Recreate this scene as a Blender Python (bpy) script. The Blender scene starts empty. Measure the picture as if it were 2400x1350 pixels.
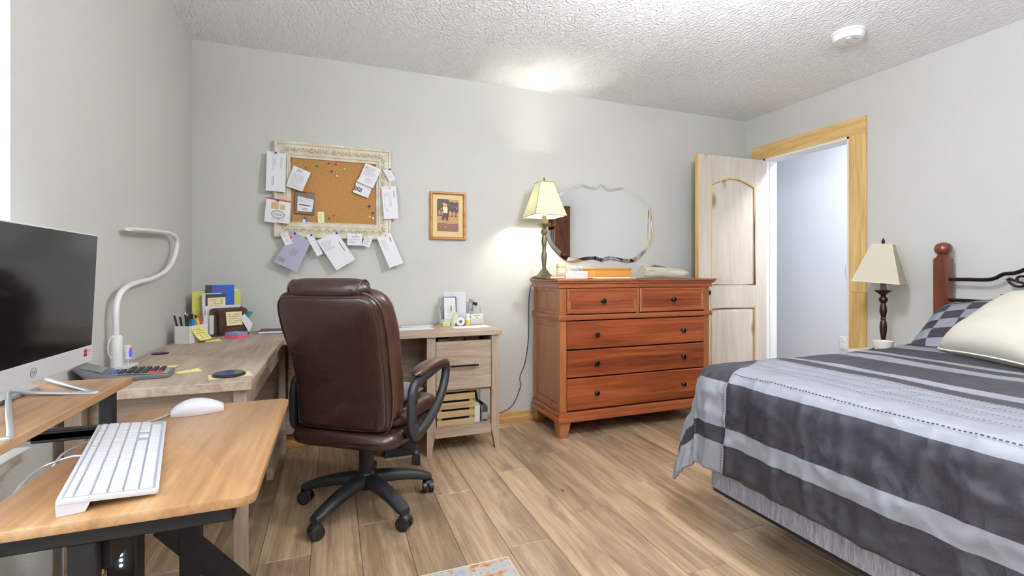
import bpy, bmesh, math, random
from mathutils import Vector, Matrix, noise
random.seed(7)
PI = math.pi
scene = bpy.context.scene
C = scene.collection

# ------------------------------------------------------------------ camera
cam_d = bpy.data.cameras.new('camera'); cam = bpy.data.objects.new('camera', cam_d); C.objects.link(cam)
cam.location = (0, 0, 1.077)
cam.rotation_euler = (PI/2, 0, -math.atan(421/1114))
cam_d.sensor_fit = 'HORIZONTAL'; cam_d.sensor_width = 36.0
cam_d.lens = 36.0*1114/2400
cam_d.shift_y = (642-675)/2400
cam_d.clip_start = 0.02
scene.camera = cam

# ------------------------------------------------------------------ colour management, world
vs = scene.view_settings
vs.view_transform = 'Standard'; vs.look = 'None'; vs.gamma = 1.0; vs.use_curve_mapping = False
vs.exposure = 0.55
scene.cycles.max_bounces = 6; scene.cycles.diffuse_bounces = 4; scene.cycles.glossy_bounces = 3
scene.cycles.transmission_bounces = 4; scene.cycles.transparent_max_bounces = 8; scene.cycles.use_adaptive_sampling = True; scene.cycles.adaptive_threshold = .06; scene.cycles.adaptive_min_samples = 16; scene.cycles.sample_clamp_indirect = 6.0
scene.cycles.caustics_reflective = False; scene.cycles.caustics_refractive = False

def lin(c):
    if isinstance(c, str):
        c = [int(c[i:i+2], 16)/255 for i in (1, 3, 5)]
    return tuple(((v/12.92) if v <= .04045 else ((v+.055)/1.055)**2.4) for v in c[:3]) + (1.0,)

W = bpy.data.worlds.new('daylight'); scene.world = W; W.use_nodes = True
bg = W.node_tree.nodes['Background']; bg.inputs[0].default_value = (0.86, 0.93, 1.0, 1); bg.inputs[1].default_value = 7.0

def add_light(name, kind, loc, power, color=(1, 1, 1), rot=(0, 0, 0), **kw):
    d = bpy.data.lights.new(name, kind); d.energy = power; d.color = color
    for k, v in kw.items():
        setattr(d, k, v)
    o = bpy.data.objects.new(name, d); C.objects.link(o); o.location = loc; o.rotation_euler = rot
    return o
# sky portal in the window opening (only guides sampling of the daylight)
port = add_light('window_portal', 'AREA', (-0.87, 0.66, 1.40), 1.0, rot=(0, -PI/2, 0), shape='RECTANGLE', size=1.5, size_y=1.8)
port.data.cycles.is_portal = True

# ------------------------------------------------------------------ materials
MATS = {}
def nmat(name):
    m = bpy.data.materials.new(name); m.use_nodes = True
    MATS[name] = m
    return m, m.node_tree.nodes, m.node_tree.links, m.node_tree.nodes['Principled BSDF']

def mat(name, col, rough=.5, metal=0.0, bump=None, noise_col=None, **kw):
    """plain procedural material; bump=(scale, strength, dist); noise_col=(scale, other colour, amount)"""
    m, N, L, p = nmat(name)
    p.inputs['Base Color'].default_value = lin(col)
    p.inputs['Roughness'].default_value = rough; p.inputs['Metallic'].default_value = metal
    for k, v in kw.items():
        p.inputs[k.replace('_', ' ')].default_value = v
    if bump or noise_col:
        tc = N.new('ShaderNodeTexCoord')
    if bump:
        n = N.new('ShaderNodeTexNoise'); n.inputs['Scale'].default_value = bump[0]; n.inputs['Detail'].default_value = 4
        b = N.new('ShaderNodeBump'); b.inputs['Strength'].default_value = bump[1]; b.inputs['Distance'].default_value = bump[2]
        L.new(tc.outputs['Object'], n.inputs['Vector']); L.new(n.outputs['Fac'], b.inputs['Height']); L.new(b.outputs['Normal'], p.inputs['Normal'])
    if noise_col:
        n2 = N.new('ShaderNodeTexNoise'); n2.inputs['Scale'].default_value = noise_col[0]; n2.inputs['Detail'].default_value = 5
        mx = N.new('ShaderNodeValToRGB'); mx.color_ramp.elements[0].color = lin(col); mx.color_ramp.elements[1].color = lin(noise_col[1])
        mx.color_ramp.elements[0].position = .5-.5*noise_col[2]*.6; mx.color_ramp.elements[1].position = .5+.5*noise_col[2]*.6
        L.new(tc.outputs['Object'], n2.inputs['Vector']); L.new(n2.outputs['Fac'], mx.inputs['Fac']); L.new(mx.outputs['Color'], p.inputs['Base Color'])
    return m

def wood(name, cols, axis='X', scale=1.0, rough=.42, stretch=14.0, rnd=True, vary=0.0, knots=None, bump=.15, coat=0.0, patch=None):
    """grain runs along axis; cols = dark, mid, light"""
    m, N, L, p = nmat(name)
    tc = N.new('ShaderNodeTexCoord'); src = tc.outputs['Object']
    oi = N.new('ShaderNodeObjectInfo')
    if rnd:
        mul = N.new('ShaderNodeMath'); mul.operation = 'MULTIPLY'; mul.inputs[1].default_value = 37.0
        L.new(oi.outputs['Random'], mul.inputs[0])
        add = N.new('ShaderNodeVectorMath'); add.operation = 'ADD'
        L.new(src, add.inputs[0]); L.new(mul.outputs[0], add.inputs[1]); src = add.outputs[0]
    mp = N.new('ShaderNodeMapping'); L.new(src, mp.inputs['Vector'])
    s = [stretch]*3; s['XYZ'.index(axis)] = 1.0
    mp.inputs['Scale'].default_value = [v*scale for v in s]
    n1 = N.new('ShaderNodeTexNoise'); n1.inputs['Scale'].default_value = 1.6; n1.inputs['Detail'].default_value = 6; n1.inputs['Roughness'].default_value = .6; n1.inputs['Distortion'].default_value = .7
    L.new(mp.outputs[0], n1.inputs['Vector'])
    mp2 = N.new('ShaderNodeMapping'); L.new(src, mp2.inputs['Vector'])
    s2 = [stretch*7]*3; s2['XYZ'.index(axis)] = 2.5
    mp2.inputs['Scale'].default_value = [v*scale for v in s2]
    n2 = N.new('ShaderNodeTexNoise'); n2.inputs['Scale'].default_value = 1.5; n2.inputs['Detail'].default_value = 3
    L.new(mp2.outputs[0], n2.inputs['Vector'])
    mixf = N.new('ShaderNodeMix'); mixf.data_type = 'FLOAT'; mixf.inputs[0].default_value = .3
    L.new(n1.outputs['Fac'], mixf.inputs[2]); L.new(n2.outputs['Fac'], mixf.inputs[3])
    r = N.new('ShaderNodeValToRGB'); e = r.color_ramp.elements
    e[0].position = .34; e[0].color = lin(cols[0]); e[1].position = .66; e[1].color = lin(cols[2])
    em = e.new(.5); em.color = lin(cols[1])
    L.new(mixf.outputs[0], r.inputs['Fac']); col = r.outputs['Color']
    if knots:
        mp3 = N.new('ShaderNodeMapping'); L.new(src, mp3.inputs['Vector'])
        s3 = [1.0]*3; s3['XYZ'.index(axis)] = .45
        mp3.inputs['Scale'].default_value = s3
        vo = N.new('ShaderNodeTexVoronoi'); vo.inputs['Scale'].default_value = knots[0]; L.new(mp3.outputs[0], vo.inputs['Vector'])
        kr = N.new('ShaderNodeValToRGB'); kr.color_ramp.elements[0].position = knots[1]*.3; kr.color_ramp.elements[0].color = (1, 1, 1, 1)
        kr.color_ramp.elements[1].position = knots[1]; kr.color_ramp.elements[1].color = (0, 0, 0, 1)
        L.new(vo.outputs['Distance'], kr.inputs['Fac'])
        mk = N.new('ShaderNodeMix'); mk.data_type = 'RGBA'; mk.inputs[7].default_value = lin(knots[2])
        L.new(kr.outputs['Color'], mk.inputs[0]); L.new(col, mk.inputs[6]); col = mk.outputs[2]
    if patch:
        mp4 = N.new('ShaderNodeMapping'); L.new(src, mp4.inputs['Vector'])
        s4 = [patch[0]*6]*3; s4['XYZ'.index(axis)] = patch[0]*1.3
        mp4.inputs['Scale'].default_value = s4
        pn = N.new('ShaderNodeTexNoise'); pn.inputs['Scale'].default_value = 1.0; pn.inputs['Detail'].default_value = 7; pn.inputs['Roughness'].default_value = .65; pn.inputs['Distortion'].default_value = .4
        L.new(mp4.outputs[0], pn.inputs['Vector'])
        pr_ = N.new('ShaderNodeValToRGB'); pr_.color_ramp.elements[0].position = .50; pr_.color_ramp.elements[0].color = (0, 0, 0, 1)
        pr_.color_ramp.elements[1].position = .68; pr_.color_ramp.elements[1].color = (patch[2],)*3+(1,)
        L.new(pn.outputs['Fac'], pr_.inputs['Fac'])
        mq = N.new('ShaderNodeMix'); mq.data_type = 'RGBA'; mq.inputs[7].default_value = lin(patch[1])
        L.new(pr_.outputs['Color'], mq.inputs[0]); L.new(col, mq.inputs[6]); col = mq.outputs[2]
    if vary:
        hs = N.new('ShaderNodeHueSaturation')
        mr = N.new('ShaderNodeMapRange'); mr.inputs['To Min'].default_value = 1-vary; mr.inputs['To Max'].default_value = 1+vary*.8
        L.new(oi.outputs['Random'], mr.inputs['Value']); L.new(mr.outputs[0], hs.inputs['Value']); L.new(col, hs.inputs['Color']); col = hs.outputs[0]
    L.new(col, p.inputs['Base Color'])
    p.inputs['Roughness'].default_value = rough
    if coat:
        p.inputs['Coat Weight'].default_value = coat; p.inputs['Coat Roughness'].default_value = .25
    b = N.new('ShaderNodeBump'); b.inputs['Strength'].default_value = bump; b.inputs['Distance'].default_value = .002
    L.new(mixf.outputs[0], b.inputs['Height']); L.new(b.outputs['Normal'], p.inputs['Normal'])
    return m

def plaster(name, col, scale, strength, dist, stroke=False):
    m, N, L, p = nmat(name)
    p.inputs['Base Color'].default_value = lin(col); p.inputs['Roughness'].default_value = .85; p.inputs['Specular IOR Level'].default_value = .25
    tc = N.new('ShaderNodeTexCoord')
    n = N.new('ShaderNodeTexNoise'); n.inputs['Scale'].default_value = scale; n.inputs['Detail'].default_value = 5; n.inputs['Roughness'].default_value = .55
    L.new(tc.outputs['Object'], n.inputs['Vector']); h = n.outputs['Fac']
    if stroke:
        w = N.new('ShaderNodeTexWave'); w.inputs['Scale'].default_value = 9; w.inputs['Distortion'].default_value = 14; w.inputs['Detail'].default_value = 4; w.inputs['Detail Scale'].default_value = 2.2
        L.new(tc.outputs['Object'], w.inputs['Vector'])
        mx = N.new('ShaderNodeMath'); mx.operation = 'MULTIPLY'; L.new(w.outputs['Fac'], mx.inputs[0]); L.new(n.outputs['Fac'], mx.inputs[1]); h = mx.outputs[0]
    b = N.new('ShaderNodeBump'); b.inputs['Strength'].default_value = strength; b.inputs['Distance'].default_value = dist
    L.new(h, b.inputs['Height']); L.new(b.outputs['Normal'], p.inputs['Normal'])
    return m

def emis(name, col, strength):
    m, N, L, p = nmat(name)
    p.inputs['Base Color'].default_value = lin(col)
    p.inputs['Emission Color'].default_value = lin(col); p.inputs['Emission Strength'].default_value = strength
    return m

# ------------------------------------------------------------------ mesh builder
class MB:
    def __init__(s):
        s.bm = bmesh.new()
    def _merge(s, b, mi=0):
        if mi:
            for f in b.faces: f.material_index = mi
        me = bpy.data.meshes.new('tmp'); b.to_mesh(me); b.free(); s.bm.from_mesh(me); bpy.data.meshes.remove(me)
    def box(s, x0, x1, y0, y1, z0, z1, bev=0, seg=1, rot=None, piv=None, mi=0):
        b = bmesh.new()
        m = Matrix.Translation(((x0+x1)/2, (y0+y1)/2, (z0+z1)/2)) @ Matrix.Diagonal((abs(x1-x0), abs(y1-y0), abs(z1-z0), 1))
        bmesh.ops.create_cube(b, size=1, matrix=m)
        if bev:
            bmesh.ops.bevel(b, geom=list(b.edges), offset=bev, segments=seg, affect='EDGES', profile=.5)
        if rot is not None:
            bmesh.ops.rotate(b, verts=b.verts, cent=piv or (0, 0, 0), matrix=rot)
        s._merge(b, mi); return s
    def rbox(s, x0, x1, y0, y1, z0, z1, r, seg=5, bev=0, axis='Z', mi=0):
        """box with rounded corners in the plane normal to axis"""
        if axis == 'Z': a0, a1, b0, b1, c0, c1 = x0, x1, y0, y1, z0, z1; f = lambda a, b, c: (a, b, c)
        elif axis == 'Y': a0, a1, b0, b1, c0, c1 = x0, x1, z0, z1, y0, y1; f = lambda a, b, c: (a, c, b)
        else: a0, a1, b0, b1, c0, c1 = y0, y1, z0, z1, x0, x1; f = lambda a, b, c: (c, a, b)
        pts = []
        for cx, cy, st in ((a1-r, b1-r, 0), (a0+r, b1-r, 1), (a0+r, b0+r, 2), (a1-r, b0+r, 3)):
            for k in range(seg+1):
                t = (st+k/seg)*PI/2; pts.append((cx+r*math.cos(t), cy+r*math.sin(t)))
        return s.prism([f(a, b, c0) for a, b in pts], [f(a, b, c1) for a, b in pts], bev=bev, mi=mi)
    def prism(s, lo, hi, bev=0, mi=0):
        b = bmesh.new()
        A = [b.verts.new(p) for p in lo]; B = [b.verts.new(p) for p in hi]; n = len(A)
        f1 = b.faces.new(A[::-1]); f2 = b.faces.new(B)
        for i in range(n):
            b.faces.new((A[i], A[(i+1) % n], B[(i+1) % n], B[i]))
        bmesh.ops.recalc_face_normals(b, faces=b.faces)
        if bev:
            bmesh.ops.bevel(b, geom=list(f1.edges)+list(f2.edges), offset=bev, segments=2, affect='EDGES', profile=.5)
        s._merge(b, mi); return s
    def loft(s, rings, closed=True, cap=True, mi=0):
        b = bmesh.new(); R = [[b.verts.new(p) for p in r] for r in rings]; n = len(R[0])
        for r0, r1 in zip(R, R[1:]):
            for i in range(n if closed else n-1):
                j = (i+1) % n; b.faces.new((r0[i], r0[j], r1[j], r1[i]))
        if cap:
            b.faces.new(R[0][::-1]); b.faces.new(R[-1])
        bmesh.ops.recalc_face_normals(b, faces=b.faces)
        s._merge(b, mi); return s
    def lathe(s, prof, c=(0, 0, 0), n=24, mi=0, sq=False):
        rings = []
        for r, z in prof:
            if sq: rings.append([(c[0]+r*a, c[1]+r*b, c[2]+z) for a, b in ((1, 1), (-1, 1), (-1, -1), (1, -1))])
            else: rings.append([(c[0]+r*math.cos(2*PI*k/n), c[1]+r*math.sin(2*PI*k/n), c[2]+z) for k in range(n)])
        return s.loft(rings, mi=mi)
    def tube(s, pts, r, n=8, closed=False, mi=0, sub=0, flat=None):
        P = [Vector(p) for p in pts]
        if sub: P = catmull(P, sub, closed)
        rr = r if callable(r) else (lambda t: r)
        rings = []; up = None; m = len(P)
        for i, p in enumerate(P):
            t = (P[(i+1) % m] - P[i-1]) if closed else (P[min(i+1, m-1)] - P[max(i-1, 0)])
            if t.length < 1e-9: t = Vector((0, 0, 1))
            t.normalize()
            if up is None:
                up = Vector((0, 0, 1)) if abs(t.z) < .9 else Vector((1, 0, 0))
            u = up - t*up.dot(t)
            if u.length < 1e-5: u = t.orthogonal()
            u.normalize(); up = u; w = t.cross(u)
            q = rr(i/max(m-1, 1)); fu, fw = (flat or (1, 1))
            rings.append([p + u*(q*fu*math.cos(2*PI*k/n)) + w*(q*fw*math.sin(2*PI*k/n)) for k in range(n)])
        if closed: return s.loft(rings+[rings[0]], cap=False, mi=mi)
        return s.loft(rings, mi=mi)
    def sphere(s, c, r, u=16, v=10, sc=(1, 1, 1), mi=0):
        b = bmesh.new(); bmesh.ops.create_uvsphere(b, u_segments=u, v_segments=v, radius=r, matrix=Matrix.Translation(c) @ Matrix.Diagonal((*sc, 1)))
        s._merge(b, mi); return s
    def cyl(s, p0, p1, r, n=16, r2=None, mi=0):
        a, c = Vector(p0), Vector(p1); r2 = r if r2 is None else r2
        d = (c-a).normalized(); u = d.orthogonal().normalized(); w = d.cross(u)
        return s.loft([[q+u*(R*math.cos(2*PI*k/n))+w*(R*math.sin(2*PI*k/n)) for k in range(n)] for q, R in ((a, r), (c, r2))], mi=mi)
    def grid(s, P, nu, nv, mi=None, solid=0):
        """P(i,j) -> point; mi(i,j) -> material index"""
        V = [[s.bm.verts.new(P(i, j)) for j in range(nv)] for i in range(nu)]
        for i in range(nu-1):
            for j in range(nv-1):
                f = s.bm.faces.new((V[i][j], V[i+1][j], V[i+1][j+1], V[i][j+1]))
                if mi: f.material_index = mi(i, j)
        return s
    def quad(s, *p, mi=0):
        f = s.bm.faces.new([s.bm.verts.new(q) for q in p]); f.material_index = mi; return s

def catmull(P, sub, closed=False):
    out = []; n = len(P)
    for i in range(n if closed else n-1):
        p0, p1, p2, p3 = (P[(i-1) % n], P[i], P[(i+1) % n], P[(i+2) % n]) if closed else (P[max(i-1, 0)], P[i], P[i+1], P[min(i+2, n-1)])
        for k in range(sub):
            t = k/sub
            out.append(.5*((2*p1)+(-p0+p2)*t+(2*p0-5*p1+4*p2-p3)*t*t+(-p0+3*p1-3*p2+p3)*t**3))
    if not closed: out.append(P[-1].copy())
    return out

def wloc(o):
    v = Vector((0, 0, 0))
    while o is not None:
        v += o.location; o = o.parent
    return v

def make(name, mb, m, parent=None, origin=None, smooth=35, w=True):
    """links one mesh object. Coordinates are world coordinates (w=True) or local to the parent (w=False)."""
    bm = mb.bm
    if parent is not None and w:
        bmesh.ops.translate(bm, verts=bm.verts, vec=-wloc(parent))
    loc = (0, 0, 0)
    if parent is None and origin is not None:
        bmesh.ops.translate(bm, verts=bm.verts, vec=-Vector(origin)); loc = origin
    me = bpy.data.meshes.new(name); bm.to_mesh(me); bm.free()
    for q in (m if isinstance(m, (list, tuple)) else [m]):
        me.materials.append(MATS[q] if isinstance(q, str) else q)
    if smooth:
        me.polygons.foreach_set('use_smooth', [True]*len(me.polygons))
        me.set_sharp_from_angle(angle=math.radians(smooth))
    o = bpy.data.objects.new(name, me); C.objects.link(o); o.location = loc
    if parent is not None: o.parent = parent
    return o

def tag(o, label, cat, group=None):
    o['label'] = label; o['category'] = cat
    if group: o['group'] = group
    return o

def thing(name, label, cat, loc=(0, 0, 0), rotz=0, group=None):
    o = bpy.data.objects.new(name, None); C.objects.link(o); o.location = loc; o.rotation_euler = (0, 0, rotz)
    o.empty_display_size = .05
    return tag(o, label, cat, group)

def struct(name, mb, m, parent=None, smooth=35):
    o = make(name, mb, m, parent, smooth=smooth)
    if parent is None: o['kind'] = 'structure'
    return o

def part_label(o, label):
    o['label'] = label; return o

def dup(root, loc=None, rotz=None, label=None, group=None):
    r = root.copy(); C.objects.link(r)
    if loc is not None: r.location = loc
    if rotz is not None: r.rotation_euler = (0, 0, rotz)
    if label: r['label'] = label
    if group: r['group'] = group
    for ch in list(root.children):
        c = ch.copy(); C.objects.link(c); c.parent = r
        for g in list(ch.children):
            d = g.copy(); C.objects.link(d); d.parent = c
    return r

def text_mesh(mb, s, size, M4, mi=0):
    """flat lettering, as filled curve faces, placed with the matrix M4 (text in its xy plane)"""
    cu = bpy.data.curves.new('txt', 'FONT'); cu.body = s; cu.size = size; cu.align_x = 'CENTER'; cu.align_y = 'CENTER'; cu.resolution_u = 3
    ob = bpy.data.objects.new('txt', cu); C.objects.link(ob)
    dg = bpy.context.evaluated_depsgraph_get(); me = bpy.data.meshes.new_from_object(ob.evaluated_get(dg))
    me.transform(M4); b = bmesh.new(); b.from_mesh(me); mb._merge(b, mi)
    bpy.data.objects.remove(ob); bpy.data.curves.remove(cu); bpy.data.meshes.remove(me)

# ------------------------------------------------------------------ the room
XL, XR, YB, YF, ZC = -0.763, 3.457, 3.24, -1.30, 2.44
plaster('wall_paint', '#cbcbc7', 140, .35, .004)
plaster('ceiling_paint', '#f8f9fb', 60, .8, .008, stroke=True)
plaster('hall_paint', '#dfe3e8', 140, .2, .003)
mat('white_paint', '#eeeeec', .45)
mat('subfloor', '#5b4a3c', .8)
wood('plank_wood', ('#8a7259', '#b0977a', '#cdb592'), 'Y', scale=1.0, rough=.34, stretch=14, vary=.26, knots=(4.0, .05, '#4c3b2f'), bump=.12, patch=(1.25, '#6a5747', .75))
wood('pine_trim', ('#c39a5c', '#d9b577', '#e6c891'), 'Z', scale=1.0, rough=.45, stretch=12, knots=(3.0, .06, '#9c6b36'))
wood('pine_trim_h', ('#c39a5c', '#d9b577', '#e6c891'), 'Y', scale=1.0, rough=.45, stretch=12, knots=(3.0, .06, '#9c6b36'))
wood('base_wood', ('#b07d45', '#c99a5d', '#d9b178'), 'X', scale=1.0, rough=.45, stretch=14)
wood('base_wood_y', ('#b07d45', '#c99a5d', '#d9b178'), 'Y', scale=1.0, rough=.45, stretch=14)
wood('door_alder', ('#c0b4a4', '#cbc2b6', '#d3ccc2'), 'Z', scale=1.0, rough=.5, stretch=6, knots=(4.6, .17, '#86705c'))
wood('door_edge', ('#c79c55', '#dcb56c', '#e8c684'), 'Z', scale=1.0, rough=.5, stretch=12)

# floor: slab with single planks laid along Y
fl = struct('floor', MB().box(XL-.1, XR+1.3, YF-.1, YB+.15, -.12, -.012), 'subfloor')
PW, PL = .1815, 1.22
k0 = math.floor((XL-.467)/PW)
plank_cache = {}
x = .467 + k0*PW
row = 0
while x < XR+.0:
    off = (row*0.437) % 1.0 * PL
    y = YF - off
    while y < YB:
        ya, yb = max(y, YF), min(y+PL, YB)
        xa, xb = max(x, XL), min(x+PW, XR)
        if yb-ya > .02 and xb-xa > .01:
            key = (round(xb-xa, 3), round(yb-ya, 3))
            if key not in plank_cache:
                b = MB().box(-(xb-xa)/2+.0006, (xb-xa)/2-.0006, -(yb-ya)/2+.0006, (yb-ya)/2-.0006, -.0115, 0, bev=.0018)
                me = bpy.data.meshes.new('plank'); b.bm.to_mesh(me); b.bm.free(); me.materials.append(MATS['plank_wood'])
                plank_cache[key] = me
            o = bpy.data.objects.new('plank', plank_cache[key]); C.objects.link(o)
            o.location = ((xa+xb)/2, (ya+yb)/2, 0); o.parent = fl
        y += PL
    x += PW; row += 1
struct('floor_hall', MB().box(XR+.0, XR+1.2, 1.5, 4.6, -.012, 0), 'plank_wood')

struct('ceiling', MB().box(XL-.2, XR+1.3, YF-.2, YB+1.5, ZC, ZC+.1), 'ceiling_paint')
struct('wall_back', MB().box(XL-.12, XR+.12, YB, YB+.12, -.012, ZC), 'wall_paint')
struct('wall_front', MB().box(XL-.12, XR+.12, YF-.12, YF, -.012, ZC), 'wall_paint')
# left wall with window opening
WY0, WY1, WZ0, WZ1 = -.20, 1.575, .64, 2.12
struct('wall_left', MB().box(XL-.14, XL, WY1, YB, -.012, ZC).box(XL-.14, XL, YF, WY0, -.012, ZC)
       .box(XL-.14, XL, WY0, WY1, -.012, WZ0).box(XL-.14, XL, WY0, WY1, WZ1, ZC), 'wall_paint')
# right wall with door opening
DY0, DY1, DZ = 2.319, 3.041, 2.057
struct('wall_right', MB().box(XR, XR+.12, YF, DY0, -.012, ZC).box(XR, XR+.12, DY1, YB, -.012, ZC).box(XR, XR+.12, DY0, DY1, DZ, ZC), 'wall_paint')
# hall beyond the door
struct('wall_hall', MB().box(4.40, 4.50, 1.4, 4.7, -.012, ZC), 'hall_paint')
struct('wall_hall_end', MB().box(XR+.12, 4.40, 4.6, 4.7, -.012, ZC).box(XR+.12, 4.40, 1.4, 1.5, -.012, ZC).box(XR, XR+.12, YB, 4.7, -.012, ZC), 'hall_paint')

# window: frame, panes, blind slats, stool
ymid = (WY0+WY1)/2
win = struct('window_1', MB().box(XL-.13, XL-.09, WY0+.001, WY0+.05, WZ0+.001, WZ1-.001).box(XL-.13, XL-.09, WY1-.05, WY1-.001, WZ0+.001, WZ1-.001)
             .box(XL-.128, XL-.088, WY0+.0505, ymid-.0255, WZ0+.001, WZ0+.05).box(XL-.128, XL-.088, ymid+.0255, WY1-.0505, WZ0+.001, WZ0+.05)
             .box(XL-.128, XL-.088, WY0+.0505, ymid-.0255, WZ1-.05, WZ1-.001).box(XL-.128, XL-.088, ymid+.0255, WY1-.0505, WZ1-.05, WZ1-.001)
             .box(XL-.13, XL-.09, ymid-.025, ymid+.025, WZ0+.001, WZ1-.001), 'white_paint')
gm, gN, gL, gp = nmat('window_glass'); gN.remove(gp)
tr = gN.new('ShaderNodeBsdfTransparent'); gl = gN.new('ShaderNodeBsdfGlossy'); gl.inputs['Roughness'].default_value = .02
gx = gN.new('ShaderNodeMixShader'); gx.inputs[0].default_value = .06
gL.new(tr.outputs[0], gx.inputs[1]); gL.new(gl.outputs[0], gx.inputs[2]); gL.new(gx.outputs[0], gN['Material Output'].inputs['Surface'])
ym = (WY0+WY1)/2
make('pane', MB().box(XL-.112, XL-.108, WY0+.05, ym-.025, WZ0+.05, WZ1-.05), 'window_glass', win)
make('pane', MB().box(XL-.112, XL-.108, ym+.025, WY1-.05, WZ0+.05, WZ1-.05), 'window_glass', win)
make('blind_headrail', MB().box(XL-.085, XL-.03, WY0+.01, WY1-.01, WZ1-.06, WZ1-.002, bev=.004), 'white_paint', win)
zz = WZ0+.06
sl_me = None
while zz < WZ1-.08:
    if sl_me is None:
        so = make('slat', MB().box(-.024, .024, WY0+.012, WY1-.012, -.0012, .0012), 'white_paint', win, w=False); sl_me = so.data
    else:
        so = bpy.data.objects.new('slat', sl_me); C.objects.link(so); so.parent = win
    so.location = (XL-.055, 0, zz); so.rotation_euler = (0, math.radians(12), 0)
    zz += .046
make('blind_bottom_rail', MB().box(XL-.08, XL-.03, WY0+.012, WY1-.012, WZ0+.005, WZ0+.023, bev=.004), 'white_paint', win)
make('window_stool', MB().box(XL-.085, XL+.055, WY0-.06, WY1-.02, WZ0-.026, WZ0+.003, bev=.008, seg=2), 'white_paint', win)
make('window_apron', MB().box(XL, XL+.022, WY0-.03, WY1-.05, WZ0-.062, WZ0-.028, bev=.004).box(XL, XL+.014, WY0-.03, WY1-.06, WZ0-.10, WZ0-.062, bev=.003), 'white_paint', win)

# baseboards (stepped pine moulding)
def bbx(y, d, x0, x1):
    return MB().box(x0, x1, *sorted((y, y+d*.013)), 0, .055, bev=.002).box(x0, x1, *sorted((y, y+d*.009)), .055, .078, bev=.003).box(x0, x1, *sorted((y, y+d*.016)), .030, .038, bev=.003)
def bby(x, d, y0, y1):
    return MB().box(*sorted((x, x+d*.013)), y0, y1, 0, .055, bev=.002).box(*sorted((x, x+d*.009)), y0, y1, .055, .078, bev=.003)
struct('baseboard_back', bbx(YB, -1, XL, XR), 'base_wood')
struct('baseboard_front', bbx(YF, 1, XL, XR), 'base_wood')
struct('baseboard_left', bby(XL, 1, YF, YB), 'base_wood_y')
struct('baseboard_right', bby(XR, -1, YF, DY0-.116), 'base_wood_y')

# door casing and jamb
CW = .116
tr1 = struct('trim_1', MB().box(XR-.02, XR, DY0-CW, DY1+CW, DZ, DZ+CW, bev=.002), 'pine_trim_h')
make('casing_side', MB().box(XR-.018, XR, DY0-CW, DY0, .95, DZ, bev=.002), 'pine_trim', tr1)
make('casing_side', MB().box(XR-.018, XR, DY0-CW, DY0, 0, .949, bev=.002), 'pine_trim', tr1)
make('casing_side', MB().box(XR-.018, XR, DY1, DY1+CW, 0, DZ, bev=.002), 'pine_trim', tr1)
jb = struct('trim_2', MB().box(XR-.012, XR+.125, DY0-.001, DY0+.016, 0, DZ).box(XR-.012, XR+.125, DY1-.016, DY1+.001, 0, DZ).box(XR-.012, XR+.125, DY0, DY1, DZ-.016, DZ+.001), 'white_paint')
make('door_stop', MB().box(XR+.04, XR+.075, DY1-.026, DY1-.016, 0, DZ-.016).box(XR+.04, XR+.075, DY0+.016, DY0+.026, 0, DZ-.016), 'white_paint', jb)

# knotty alder door, opened against the back wall
dl = .715
door = MB()
th = .035
def arch(x0, x1, zb, zs, rise, y, n=12):
    pts = [(x0, y, zb), (x1, y, zb), (x1, y, zs)]
    for k in range(1, n):
        t = k/n; xx = x1+(x0-x1)*t; pts.append((xx, y, zs+rise*math.sin(PI*t)))
    pts.append((x0, y, zs)); return pts
# stiles and rails (local: x from hinge 0 to dl, y thickness, z up)
st = .125
dm = MB().box(0, st, 0, th, .01, 2.035, bev=.002).box(dl-st, dl, 0, th, .01, 2.035, bev=.002)
dm.box(st, dl-st, 0, th, .01, .22, bev=.001).box(st, dl-st, 0, th, .80, .985, bev=.001)
# arched top rail
n = 14; lo = []; 
for k in range(n+1):
    t = k/n; xx = st+(dl-2*st)*t
    lo.append((xx, 1.80+.065*math.sin(PI*t)))
poly = lo+[(dl-st, 2.035), (st, 2.035)]
dm.prism([(a, 0, b) for a, b in poly], [(a, th, b) for a, b in poly])
door = make('door_1', dm, 'door_alder'); door['kind'] = 'structure'
door.location = (XR-.016, DY1-.004, 0); door.rotation_euler = (0, 0, PI+math.radians(-0.8))
def raised(zb, zs, rise, nm):
    m = 0.0
    mbp = MB()
    i0 = arch(st-.004, dl-st+.004, zb, zs, rise, 0)
    def sc(q, d):
        return arch(st+d, dl-st-d, zb+d, zs-d*.6, rise*.95, 0)
    for s, f0, f1 in ((1, th-.012, th-.004), (-1, .012, .004)):
        R = [[(a, f0, b) for a, _, b in sc(0, .004)], [(a, f0, b) for a, _, b in sc(0, .016)], [(a, f1, b) for a, _, b in sc(0, .045)], [(a, f1, b) for a, _, b in sc(0, .06)]]
        mbp.loft(R, cap=False)
        bb = bmesh.new(); bb.faces.new([bb.verts.new(p) for p in R[-1]]); mbp._merge(bb)
    mbp.prism([(a, .0125, b) for a, _, b in i0], [(a, th-.0125, b) for a, _, b in i0])
    return make(nm, mbp, 'door_alder', door, w=False)
raised(.985, 1.80, .065, 'door_panel')
raised(.22, .80, 0.0001, 'door_panel')
make('panel_moulding', MB().tube([(a, th-.003, b) for a, _, b in arch(st+.004, dl-st-.004, .989, 1.797, .064, 0)], .0075, n=6, closed=True)
     .tube([(st+.004, th-.003, .224), (dl-st-.004, th-.003, .224), (dl-st-.004, th-.003, .796), (st+.004, th-.003, .796)], .0075, n=6, closed=True), 'door_edge', door, w=False)
make('edge_strip', MB().box(dl-.001, dl+.004, 0, th, .01, 2.035), 'door_edge', door, w=False)
mat('bronze', '#3a302b', .35, .8)
knob_m = MB()
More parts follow.
